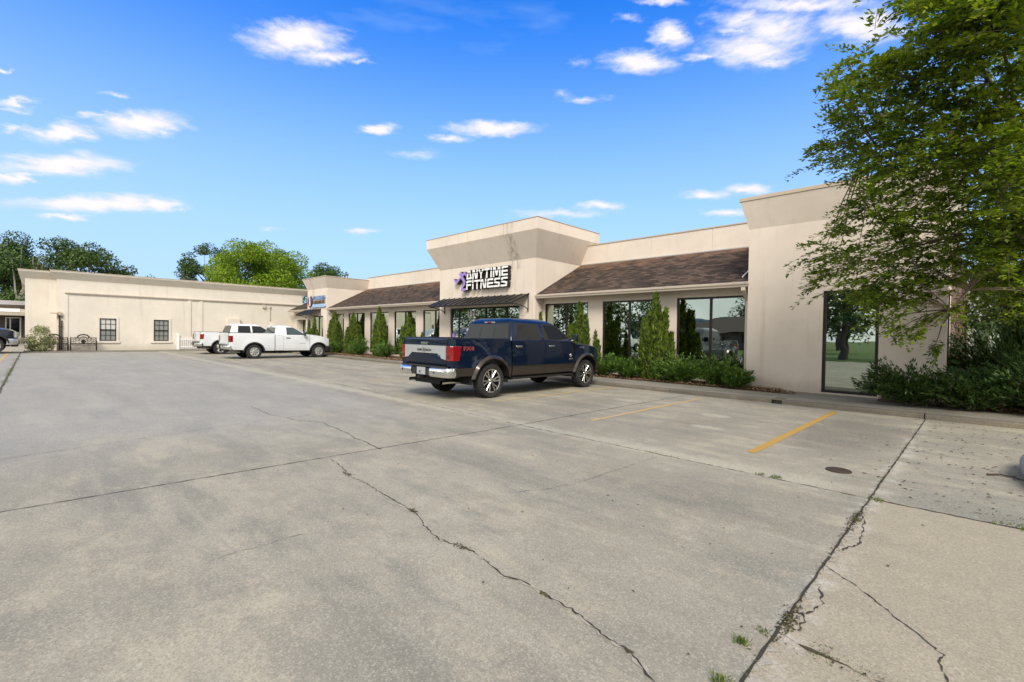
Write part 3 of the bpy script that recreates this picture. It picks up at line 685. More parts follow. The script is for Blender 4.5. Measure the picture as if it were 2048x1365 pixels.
def roof(x0, x1, n=24):
    y0, z0, y1, z1 = 14.34, 3.125, 17.36, 4.66
    rows = []
    for i in range(n):
        u0, u1 = i/n, (i+1)/n; lip = .010
        ya, za, yb, zb = y0+(y1-y0)*u0, z0+(z1-z0)*u0, y0+(y1-y0)*u1, z0+(z1-z0)*u1
        rows += [[(x0,ya,za),(x1,ya,za)],[(x0,ya-.004,za+lip),(x1,ya-.004,za+lip)],[(x0,yb,zb),(x1,yb,zb)]]
    MB().grid(rows).build('roof', M['shingle'], B, fix=False)
    g = MB()   # gutter with ogee front, plus fascia and soffit
    prof = [(14.44,3.0),(14.33,2.985),(14.315,3.03),(14.285,3.06),(14.27,3.115),(14.285,3.125),(14.34,3.12)]
    g.grid([[(x0+(.02 if k_==0 else 0),*p) for p in prof] if k_==0 else [(x1-.02,*p) for p in prof] for k_ in (0,1)])
    g.prism([(p[0],p[1]) for p in prof], x0-.001, x0+.019, 'x'); g.prism([(p[0],p[1]) for p in prof], x1-.019, x1+.001, 'x')
    nseg = int((x1-x0)/3)
    for i in range(1, nseg+1):
        xx = x0+(x1-x0)*i/(nseg+1); g.prism([(p[0]-.003,p[1]+.001) for p in prof], xx-.03, xx+.03, 'x')
    g.build('gutter', M['gutter'], B)
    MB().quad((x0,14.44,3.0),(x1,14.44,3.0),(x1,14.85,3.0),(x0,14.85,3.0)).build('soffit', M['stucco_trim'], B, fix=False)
roof(-12.88,-4.70); roof(-32.44,-19.35); roof(-39.6,-35.80)
for (x0, x1, js) in ((-12.9,-4.7,(-9.41,-6.98)),(-32.5,-19.3,(-29.2,-25.76,-22.4)),(-39.98,-35.8,())):
    pr = MB(); xs = [x0,*js,x1]
    for a, b_ in zip(xs[:-1], xs[1:]): pr.box(a+.008, b_-.008, 17.36, 17.62, 4.55, 5.50)
    pr.box(x0, x1, 17.372, 17.6, 4.56, 5.49); pr.build('parapet', M['stucco'], B)
    MB().box(x0, x1, 17.335, 17.65, 5.501, 5.545).build('coping', M['coping'], B)
    MB().box(x0, x1, 17.325, 17.36, 4.655, 4.695).build('flashing', simple('flashing_metal', (.5,.5,.48), .4, .6), B)
MB().tube([(-4.98,14.62,3.30),(-4.93,15.15,3.60),(-4.75,15.5,3.80)], .022, 8).build('conduit', M['white'], B)
ds = MB().box(-4.92,-4.80,14.72,14.80,.14,2.70); ds.prism([(14.34,3.0),(14.44,3.0),(14.80,2.74),(14.80,2.62),(14.70,2.62),(14.34,2.88)], -4.92, -4.80, 'x')
ds.build('downspout', M['gutter'], B, bevel=.006)
ds = MB().box(-32.36,-32.26,14.74,14.80,.14,2.6); ds.prism([(14.34,3.0),(14.44,3.0),(14.80,2.74),(14.80,2.55),(14.70,2.55),(14.34,2.86)], -32.36,-32.26, 'x'); ds.build('downspout', M['gutter'], B)
# lettering on the transom glass
def text_mesh(txt, size, depth=.004, bold=0., space=1.0):
    cu = bpy.data.curves.new('t', 'FONT'); cu.body = txt; cu.size = size; cu.extrude = depth; cu.offset = bold; cu.space_character = space; cu.align_x = 'CENTER'; cu.align_y = 'CENTER'
    o = bpy.data.objects.new('t', cu); COL.objects.link(o); dg = bpy.context.evaluated_depsgraph_get(); dg.update()
    me = bpy.data.meshes.new_from_object(o.evaluated_get(dg)); bpy.data.objects.remove(o); bpy.data.curves.remove(cu); return me
def text_obj(name, txt, size, mat, parent, loc, rot=(R(90),0,0), depth=.004, bold=0., sx_=1.0, space=1.0, **k):
    me = text_mesh(txt, size, depth, bold, space); me.transform(Matrix.Diagonal((sx_,1,1,1)))
    me.transform(Matrix.Translation(Vector(loc)) @ Matrix.Rotation(rot[2],4,'Z') @ Matrix.Rotation(rot[0],4,'X'))
    return link(name, me, mat, parent, **k)
text_obj('unit_number', '101-B', .36, M['white'], en, (-16.81,14.41,2.43), bold=.014, space=1.15)
pst = simple('paper_white', (.75,.75,.74), .6); pstp = simple('paper_purple', (.30,.20,.52), .6); pstb = simple('paper_ink', (.1,.1,.14), .6)
ps_ = MB()
for i, (x0, x1, z0, z1) in enumerate(((-18.38,-17.9,1.20,1.30),(-17.78,-17.5,1.19,1.30),(-17.34,-16.85,1.05,1.42),(-17.3,-16.9,1.62,1.75))): ps_.box(x0,x1,14.40,14.404,z0,z1)
ps_.box(-18.40,-18.2,14.40,14.405,1.2,1.5,1)
for i in range(4): ps_.box(-17.3,-16.9,14.398,14.402,1.10+i*.07,1.115+i*.07,2)
ps_.build('window_poster', [pst,pstp,pstb], en)

# wing building on the left, facing +x
Wb = empty('stucco_wing', (0,0,0), label='cream stucco windowless-looking wing building with two small windows behind white pickups', cat='building')
Wb['label'] = 'cream stucco wing at the left end with two small dark framed windows'
holes = [(2.87,3.70,.65,2.10),(5.66,6.50,.65,2.10)]
wm = MB(); ys = sorted({.9,15.6,*[q for h in holes for q in h[:2]]}); zs = sorted({-.02,4.42,.65,2.10})
for a, b_ in zip(ys[:-1], ys[1:]):
    for c, e in zip(zs[:-1], zs[1:]):
        if any(h[0]<(a+b_)/2<h[1] and h[2]<(c+e)/2<h[3] for h in holes): continue
        wm.quad((-40,a,c),(-40,b_,c),(-40,b_,e),(-40,a,e))
for (a, b_, c, e) in holes:
    for (p, q) in (((a,c),(b_,c)),((b_,c),(b_,e)),((b_,e),(a,e)),((a,e),(a,c))): wm.quad((-40,*p),(-40,*q),(-40.1,*q),(-40.1,*p))
wm.quad((-40,.9,-.02),(-40,.9,4.42),(-41.0,.9,4.42),(-41.0,.9,-.02))
wm.quad((-41,.9,-.02),(-41,.9,4.42),(-41,-.46,4.42),(-41,-.46,-.02)); wm.quad((-41,-.46,-.02),(-41,-.46,4.42),(-52,-.46,4.42),(-52,-.46,-.02))
wm.build('wall', M['stucco_w'], Wb, fix=False)
cn = MB(); O = [(-52,-.46),(-41,-.46),(-41,.9),(-40,.9),(-40,17)]; d = .30; Q = [(-52,-.46-d),(-41+d,-.46-d),(-41+d,.9-d),(-40+d,.9-d),(-40+d,17)]
for i in range(4):
    cn.quad((*O[i],4.42),(*O[i+1],4.42),(*Q[i+1],4.84),(*Q[i],4.84)); cn.quad((*Q[i],4.84),(*Q[i+1],4.84),(*Q[i+1],4.90),(*Q[i],4.90))
cn.add([(-60,-.76,4.903),(-40.7,-.76,4.903),(-40.7,.6,4.903),(-39.7,.6,4.903),(-39.7,17,4.903),(-60,17,4.903)], [(0,1,2,3,4,5)])
cn.build('cornice', M['stucco_w'], Wb, fix=False)
MB().box(-39.72,-39.68,.58,17,4.905,4.945).box(-40.72,-40.68,-.78,.579,4.905,4.945).build('coping', M['coping'], Wb)
MB().box(-39.998,-39.90,1.25,15.6,3.60,3.66).box(-39.998,-39.94,1.32,15.6,3.54,3.598).build('ledge', M['stucco_trim'], Wb)
for (a, b_) in ((7.60,7.80),(8.30,8.50),(1.25,1.40)): MB().box(-39.998,-39.955 if a > 2 else -39.97,a,b_,.0,3.538).build('pilaster', M['stucco_w'], Wb)
for (a, b_, c, e) in holes:
    tr_ = MB(); t_ = .12; tr_.box(-39.998,-39.965,a-t_,a,c,e); tr_.box(-39.998,-39.965,b_,b_+t_,c,e); tr_.box(-39.998,-39.965,a-t_,b_+t_,e,e+t_); tr_.box(-39.998,-39.93,a-t_-.05,b_+t_+.05,c-.13,c)
    tr_.build('window_surround', M['stucco_w'], Wb)
    f = MB(); f.box(-40.06,-40.0,a,a+.05,c,e); f.box(-40.06,-40.0,b_-.05,b_,c,e); f.box(-40.06,-40.0,a+.05,b_-.05,e-.05,e); f.box(-40.06,-40.0,a+.05,b_-.05,c,c+.05); f.box(-40.05,-39.995,a+.05,b_-.05,(c+e)/2-.03,(c+e)/2+.03)
    for i in (1,2): yy = a+.05+(b_-a-.1)*i/3; f.box(-40.045,-40.02,yy-.009,yy+.009,c+.05,e-.05)
    for zz in (c+.37,c+1.09): f.box(-40.044,-40.021,a+.05,b_-.05,zz-.009,zz+.009)
    o = f.build('window', M['frame'], Wb)
    g1 = simple('blind_white', (.55,.55,.52), .35) if a < 4 else simple('blind_grey', (.25,.26,.25), .25)
    MB().quad((-40.055,a+.05,(c+e)/2),(-40.055,b_-.05,(c+e)/2),(-40.055,b_-.05,e-.05),(-40.055,a+.05,e-.05)).build('pane', g1, o, fix=False)
    MB().quad((-40.055,a+.05,c+.05),(-40.055,b_-.05,c+.05),(-40.055,b_-.05,(c+e)/2),(-40.055,a+.05,(c+e)/2)).build('pane', simple('blind_low', (.22,.23,.22), .2), o, fix=False)
ut = MB().tube([(-39.95,1.02,.1),(-39.95,1.02,2.2)], .035, 8).tube([(-39.95,1.12,.1),(-39.95,1.12,1.9)], .03, 8)
for z_ in (.8,1.5,2.1): ut.box(-39.99,-39.91,.97,1.17,z_,z_+.05)
ut.build('utility_pipe', simple('pipe_brown', (.06,.04,.03), .7), Wb)
MB().box(-39.99,-39.85,.92,1.10,2.22,2.42).box(-40.05,-39.7,.62,.9,2.30,2.36).build('junction_box', M['coping'], Wb)
MB().tube([(-39.95,13.05,3.30),(-39.95,13.05,2.3)], .03, 6).tube([(-39.95,13.05,3.4),(-39.95,13.05,3.3)], .08, 8).build('conduit', M['stucco_trim'], Wb)
MB().box(-39.99,-39.86,12.5,12.72,3.25,3.5).build('wall_light', M['stucco_trim'], Wb)
MB().box(-39.995,-39.8,10.1,10.9,1.75,2.35).build('meter_box', M['stucco_w'], Wb); MB().box(-39.995,-39.85,13.0,13.5,1.3,1.9).build('meter_box', M['stucco_w'], Wb)

# low building far left
Fb = empty('low_building', (0,0,0), label='low tan building far left with flat fascia roof, porch canopy and white framed door', cat='building')
MB().box(-66,-60,-12,6,-.02,3.35).build('wall', simple('tan_wall', (.34,.28,.21), .9, bump=.3), Fb)
MB().box(-66.3,-59.5,-12.3,6.2,3.36,3.72).build('roof', simple('grey_fascia', (.42,.40,.40), .6), Fb)
MB().prism([(-59.9,3.05),(-58.3,2.70),(-58.3,2.42),(-59.9,2.42)], -12, -.62, 'y').build('porch_canopy', simple('canopy_tan', (.50,.44,.36), .8), Fb)
MB().quad((-59.88,-11.5,3.07),(-58.28,-11.5,2.72),(-58.28,-.95,2.72),(-59.88,-.95,3.07)).build('porch_roof', M['white'], Fb, fix=False)
MB().box(-59.99,-59.9,-12,6,.5,2.4).build('shaded_porch_wall', simple('shade_wall', (.12,.10,.085), .9), Fb)  # darker copy of the tan wall, porch shade put into its colour
MB().box(-59.9,-57.2,-12,3,0,.5).box(-57.19,-56.8,-12,3,0,.25).build('porch_step', M['walk'], Fb)
df = MB()
for (a, b_) in ((-1.86,-1.78),(-1.60,-1.52),(-1.00,-.90)): df.box(-59.89,-59.82,a,b_,.5,2.2)
df.box(-59.89,-59.82,-1.86,-.9,2.2,2.28); df.box(-59.88,-59.83,-1.52,-1.0,.5,.62)
dd = df.build('door', M['white'], Fb)
MB().quad((-59.86,-1.80,.5),(-59.86,-.98,.5),(-59.86,-.98,2.2),(-59.86,-1.80,2.2)).build('glass', M['carglass'], dd, fix=False)
lt = MB().lathe([(0,.02),(.05,.09),(.07,.10),(.30,.13),(.31,.16),(.42,.03),(.5,.01)], (-59.6,-.75,2.1), 'z', 6).box(-59.9,-59.6,-.77,-.73,2.5,2.54)
lt.build('wall_lantern', M['black_metal'], Fb)
# rear building seen past the trees on the right
Pb = empty('rear_building', (0,0,0), label='pale metal sided building glimpsed behind the trees at the right', cat='building')
MB().box(-.6,14,44,60,-.02,5.2).build('wall', simple('pale_siding', (.40,.40,.37), .6), Pb)
MB().box(-.8,14.2,43.7,60,5.21,5.5).build('roof', simple('pale_roof', (.45,.45,.43), .6), Pb)
ub = MB().box(-.05,.35,30,30.4,0,2.3).box(-.10,.40,29.95,30.45,2.3,2.36); ub.build('utility_cabinet', simple('green_cabinet', (.12,.15,.09), .5), label='narrow green utility cabinet beside the brick side wall', category='cabinet')
# ------------------------------------------------------------------ signs
def strokes(segs, ox, oz, w_, h_, th, slit=.66, gap=.045):
    """segs in 0..1 letter space; every stroke is a thick bar, cut by a thin horizontal slit"""
    out = []
    for (x0, z0, x1, z1) in segs:
        a = Vector((ox+x0*w_, oz+z0*h_)); b_ = Vector((ox+x1*w_, oz+z1*h_)); t_ = (b_-a).normalized(); n_ = Vector((-t_.y, t_.x))*th/2
        e = t_*(th/2 if abs(t_.x) > .9 or abs(t_.y) > .9 else th*.25)
        out.append([a-e+n_, a-e-n_, b_+e-n_, b_+e+n_])
    # clip each bar against the slit
    res = []
    zc0, zc1 = oz+slit*h_-gap*h_/1, oz+slit*h_+gap*h_/1
    def clip(poly, z, above):
        r_ = []
        for i in range(len(poly)):
            p, q = poly[i], poly[(i+1)%len(poly)]; ip = (p.y >= z) == above; iq = (q.y >= z) == above
            if ip: r_.append(p)
            if ip != iq: u = (z-p.y)/(q.y-p.y); r_.append(p.lerp(q, u))
        return r_
    for p in out:
        for (z, ab) in ((zc1, True), (zc0, False)):
            c = clip(p, z, ab)
            if len(c) >= 3: res.append(c)
    return res
LT = {
 'A': [(.12,.10,.36,.92),(.36,.92,.64,.92),(.64,.92,.90,.10),(.12,.10,.90,.10)],
 'N': [(.10,.05,.10,.92),(.10,.92,.34,.92),(.34,.92,.66,.10),(.66,.10,.90,.10),(.90,.10,.90,.95)],
 'Y': [(.06,.95,.5,.50),(.94,.95,.5,.50),(.5,.50,.5,.05)],
 'T': [(.05,.92,.95,.92),(.5,.88,.5,.05)],
 'I': [(.5,.05,.5,.95)],
 'M': [(.08,.05,.08,.92),(.08,.92,.26,.92),(.26,.92,.5,.20),(.5,.20,.74,.92),(.74,.92,.92,.92),(.92,.92,.92,.05)],
 'E': [(.20,.92,.95,.92),(.14,.88,.10,.14),(.10,.50,.92,.50),(.14,.10,.95,.10)],
 'F': [(.20,.92,.95,.92),(.14,.88,.10,.05),(.10,.50,.85,.50)],
 'S': [(.25,.92,.95,.92),(.16,.86,.20,.58),(.16,.55,.84,.45),(.88,.40,.86,.14),(.05,.10,.80,.10)],
}
sg = empty('channel_letter_sign', (0,0,0), label='white ANYTIME FITNESS letters with purple running figure above the black awning', cat='sign')
face = MB(); body = MB(); yF = 14.12
def word(txt, widths, x0, x1, z0, z1):
    tot = sum(widths); x = x0; sc_ = (x1-x0)/tot
    for k_, (ch, ww) in enumerate(zip(txt, widths)):
        wd = ww*sc_; pad = .035
        polys = strokes(LT[ch], x+pad, z0, wd-2*pad, z1-z0, .078, slit=.70 if z0 > 4 else .66)
        f = MB(); bd = MB()
        for i, p in enumerate(polys):
            f.prism([(q.x, q.y) for q in p], yF-.012-.0006*i, yF, 'y')
            cxy = sum((q for q in p), Vector((0,0)))/len(p)
            bd.prism([(cxy.x+(q.x-cxy.x)*1.0+.012*(1 if q.x>cxy.x else -1), cxy.y+(q.y-cxy.y)*1.0+.014*(1 if q.y>cxy.y else -1)) for q in p], yF+.0012+.0007*i, 14.31, 'y')
        o = bd.build('letter', M['black_metal'], sg); f.build('letter_face', M['white'], o)
        x += wd
word('ANYTIME', [1.05,1.05,1.0,.95,.42,1.35,1.05], -17.05, -14.28, 4.02, 4.42)
word('FITNESS', [.95,.40,.95,1.05,1.0,1.05,1.05], -17.05, -14.28, 3.56, 3.95)
purple = simple('purple_sign_face', (.30,.20,.55), .35)
def cap(mb, pts, rads, y0, y1):
    # rounded limb outline as a filled polygon
    Ls_, Rs_ = [], []
    for i, p in enumerate(pts):
        p = Vector(p); a = Vector(pts[max(i-1,0)]); b_ = Vector(pts[min(i+1,len(pts)-1)]); t_ = (b_-a).normalized(); n_ = Vector((-t_.y,t_.x))
        Ls_.append(p+n_*rads[i]); Rs_.append(p-n_*rads[i])
    mb.prism([(q.x,q.y) for q in Ls_+Rs_[::-1]], y0, y1, 'y')
run = MB(); rb = MB()
limbs = [([(-17.52,4.22),(-17.50,4.30),(-17.44,4.33),(-17.40,4.27),(-17.44,4.18)],[.03,.075,.085,.07,.03]),
 ([(-17.96,4.10),(-17.86,4.00),(-17.74,3.93),(-17.62,4.02),(-17.45,4.14),(-17.34,4.22)],[.02,.045,.085,.05,.04,.04]),
 ([(-17.42,4.12),(-17.30,4.24),(-17.17,4.33),(-17.08,4.26),(-17.02,4.16)],[.06,.06,.06,.055,.02]),
 ([(-17.42,4.18),(-17.26,4.05),(-17.15,3.92),(-17.17,3.80),(-17.30,3.68),(-17.34,3.58)],[.06,.075,.06,.055,.05,.06]),
 ([(-17.40,3.58),(-17.25,3.55),(-17.10,3.57),(-17.06,3.62)],[.06,.06,.055,.02])]
for i, (p, r_) in enumerate(limbs):
    cap(run, p, r_, yF-.014-.001*i, yF); cap(rb, p, [q+.012 for q in r_], yF+.002+.001*i, 14.31)
o = rb.build('runner_logo', M['black_metal'], sg, fix=True); run.build('runner_face', purple, o)

s2 = empty('clinic_sign', (0,0,0), label='small PELLOQUIN CHIROPRACTIC sign with dark spine oval above the far awning', cat='sign')
ov = [( -35.12+.34*math.cos(t_), 3.68+.40*math.sin(t_)) for t_ in np.linspace(0, 2*math.pi, 28, endpoint=False)]
o = MB().prism(ov, 14.20, 14.31, 'y').build('oval_panel', simple('sign_plum', (.085,.035,.075), .35), s2)
sv = MB()
for i in range(7): zz = 3.36+i*.105; ww = .11-.004*i; sv.box(-35.08-ww+.02*math.sin(i*.9), -35.08+ww+.02*math.sin(i*.9), 14.18, 14.199, zz, zz+.07)
sv.build('spine_emblem', M['white'], o)
text_obj('sign_name', 'PELLOQUIN', .42, simple('sign_blue', (.12,.22,.42), .4), s2, (-33.62,14.25,3.88), depth=.02, bold=.004, sx_=.88)
text_obj('sign_trade', 'CHIROPRACTIC', .30, simple('sign_bronze', (.10,.06,.03), .4), s2, (-33.62,14.25,3.57), depth=.02, bold=.003, sx_=.92)
MB().prism([(-34.92,3.22),(-32.62,3.22),(-32.55,3.30),(-32.62,3.44),(-34.70,3.44)], 14.24, 14.31, 'y').build('sign_base', simple('sign_light_blue', (.30,.47,.68), .4), s2, bevel=.01)

# ------------------------------------------------------------------ awnings
def awning(name, x0, x1, z1, z0, yf, drop, **k):
    a = empty(name, (0,0,0), **k); yw = 14.325
    n = max(4, int((x1-x0)/.40)); c = MB()
    c.add([(x0,yw,z1),(x1,yw,z1),(x1,yf,z0),(x0,yf,z0),(x0,yw,z1-.03),(x1,yw,z1-.03),(x1,yf,z0-.03),(x0,yf,z0-.03)],
          [(0,1,2,3),(4,7,6,5),(0,3,7,4),(1,5,6,2),(3,2,6,7),(0,4,5,1)])
    s = (z1-z0)/(yw-yf)
    for i in range(n+1):
        x = x0+.012+(x1-x0-.024)*i/n
        c.add([(x-.012,yw,z1),(x+.012,yw,z1),(x+.012,yf-.004,z0),(x-.012,yf-.004,z0),(x-.008,yw,z1+.035),(x+.008,yw,z1+.035),(x+.008,yf-.004,z0+.035),(x-.008,yf-.004,z0+.035)],
              [(0,1,5,4),(1,2,6,5),(2,3,7,6),(3,0,4,7),(4,5,6,7)])
    c.build('canopy', M['black_metal'], a)
    f = MB().tube([(x0+.03,yf+.03,z0-.05),(x1-.03,yf+.03,z0-.05)], .022, 6).tube([(x0+.03,yw-.03,z1-.06),(x1-.03,yw-.03,z1-.06)], .022, 6)
    for i in range(1, 4): xx = x0+(x1-x0)*i/4; f.tube([(xx,yw-.03,z1-.07),(xx,yf+.03,z0-.05)], .018, 6)
    f.build('frame', M['black_metal'], a)
    for x in (x0+.035, x1-.035):
        b_ = MB().tube([(x,yw-.02,z1-.05),(x,yw-.02,drop)], .022, 6)
        pts = []
        for t_ in np.linspace(0, 1, 9):
            ang = t_*math.pi/2; yy = yw-.02+(yf+.05-yw+.02)*(1-math.cos(ang)); zz = drop+.03+(z0-.06-drop-.03)*math.sin(ang)
            pts.append((x, yy, zz))
        b_.tube(pts, .02, 6); b_.build('bracket', M['black_metal'], a)
    return a
awning('metal_awning', -18.95, -13.22, 3.20, 2.80, 13.36, 2.45, label='wide black standing seam metal awning over the gym entrance', cat='awning', group='black metal awnings over the entrances')
awning('metal_awning', -36.0, -33.43, 3.10, 2.69, 13.55, 2.43, label='smaller black metal awning over the far clinic door', cat='awning', group='black metal awnings over the entrances')

# ------------------------------------------------------------------ benches
def bench(loc, rz, W=1.20):
    t = empty('garden_bench', loc, rz)
    iron = M['iron']
    h = W/2
    for s in (-1, 1):
        e = MB(); x = s*h
        e.tube([(x,.02,0),(x,.0,.40),(x,-.05,.82)], .024, 6)             # rear leg and back post
        e.tube([(x,.42,0),(x,.44,.20),(x,.42,.40)], .022, 6)
        e.tube([(x,.0,.40),(x,.42,.40)], .018, 6)
        e.tube([(x,-.02,.60),(x,.15,.64),(x,.34,.63),(x,.45,.58),(x,.46,.50),(x,.42,.44)], .016, 6)
        e.build('end_frame', iron, t)
    b_ = MB()
    for z_ in (.44, .80): b_.tube([(-h,-.02-.03*(z_>.6),z_),(h,-.02-.03*(z_>.6),z_)], .015, 6)
    arc = [(.30*W*math.cos(a)*.82, -.05, .78+.22*math.sin(a)) for a in np.linspace(0, math.pi, 17)]
    b_.tube(arc, .026, 6); b_.tube([(p[0]*.86,p[1],.78+(p[2]-.78)*.84) for p in arc], .012, 6)
    b_.tube([(0,-.05,.98),(0,-.05,1.05)], [.03,.006], 6)
    arc2 = [(.17*math.cos(a), -.045, .62+.26*math.sin(a)) for a in np.linspace(0, math.pi, 13)]
    b_.tube(arc2, .018, 6)
    for k_ in range(5):
        a = math.pi*(k_+1)/6; b_.tube([(0,-.045,.55),(.15*math.cos(a),-.045,.62+.22*math.sin(a))], .012, 5)
    b_.prism([(.12*math.cos(a), .56+.12*math.sin(a)) for a in np.linspace(0, 2*math.pi, 12, endpoint=False)], -.055, -.035, 'y')
    for s in (-1, 1):     # scrolls
        for cx_, cz_, r_ in ((.28,.62,.09),(.46,.68,.07),(.46,.54,.06),(.36,.74,.045),(.24,.76,.03)):
            pts = [(s*(cx_*W/1.2+r_*(1-k_/22)*math.cos(k_*.55)), -.04, cz_+r_*(1-k_/22)*math.sin(k_*.55)) for k_ in range(18)]
            b_.tube(pts, .011, 5)
        for xx in (.20,.37,.55): b_.tube([(s*xx*W/1.2,-.03,.44),(s*xx*W/1.2,-.05,.80)], .010, 5)
    b_.build('backrest', iron, t)
    s_ = MB()
    for i in range(6): yy = .03+i*.075; s_.box(-h+.02,h-.02,yy,yy+.055,.40,.425)
    s_.build('seat', iron, t)
    a_ = MB(); pts = [(x_, .44, .38-.05*math.cos(x_/h*math.pi*1.5)**2-.05*(1-abs(x_)/h)) for x_ in np.linspace(-h+.05, h-.05, 15)]
    a_.tube(pts, .014, 5); a_.tube([(-h,.43,.40),(h,.43,.40)], .013, 5); a_.tube([(0,.44,.33),(0,.44,.26)], [.03,.01], 5)
    a_.build('apron', iron, t)
    return t
M['iron'] = simple('dark_cast_iron', (.030,.022,.019), .55, .4, var=.4)
b1 = bench((-39.6,2.09,.06), R(-90), 1.19); tag(b1, 'dark ornate cast iron bench standing clear, left of the first wing window', 'bench', 'ornate iron benches by the wing wall')
b2 = copy_tree(b1); b2.location = (-39.45,.78,.06); b2.rotation_euler = (0,0,R(-88)); tag(b2, 'dark ornate cast iron bench half hidden by the round variegated bush', 'bench', 'ornate iron benches by the wing wall')

# white picket fence
fe = empty('picket_fence', (0,0,0), label='short white picket fence panel against the wing wall behind the white pickup', cat='fence')
for yy in (7.02, 9.3):
    po = MB().box(-39.97,-39.83,yy-.075,yy+.075,.06,1.08); po.prism([(yy-.09,1.08),(yy+.09,1.08),(yy+.06,1.13),(yy,1.18),(yy-.06,1.13)], -39.985,-39.815,'x'); po.build('post', M['white'], fe, bevel=.005)
pk = MB()
for i in range(18):
    yy = 7.17+i*.119; pk.prism([(yy,.10),(yy+.062,.10),(yy+.062,.90),(yy+.031,.96),(yy,.90)], -39.90,-39.88,'x')
pk.build('picket', M['white'], fe, kind=None)
MB().box(-39.93,-39.901,7.09,9.23,.22,.29).box(-39.93,-39.901,7.09,9.23,.74,.81).build('rail', M['white'], fe)

# pale boulder at the right edge
def boulder(name, loc, rx, ry, rz, mat, seed, **k):
    bm = bmesh.new(); bmesh.ops.create_icosphere(bm, subdivisions=4, radius=1)
    from mathutils import noise as mn
    for v_ in bm.verts:
        c = v_.co.copy(); q = 1+.22*mn.noise(c*1.3+Vector((seed,0,0)))+.08*mn.noise(c*4+Vector((0,seed,0)))+.03*mn.noise(c*11)
        v_.co = Vector((c.x*rx*q, c.y*ry*q, max(-.02, c.z*rz*q)))
    me = bpy.data.meshes.new(name); bm.to_mesh(me); bm.free(); me.polygons.foreach_set('use_smooth', [True]*len(me.polygons))
    return link(name, me, mat, None, loc, **k)
tag(boulder('boulder', (.86,7.55,0), .50,1.15,.42, simple('pale_limestone', (.36,.345,.325), .9, var=.45, bump=.8, scale=5), 3), 'pale grey limestone boulder on the lot at the right edge', 'boulder')
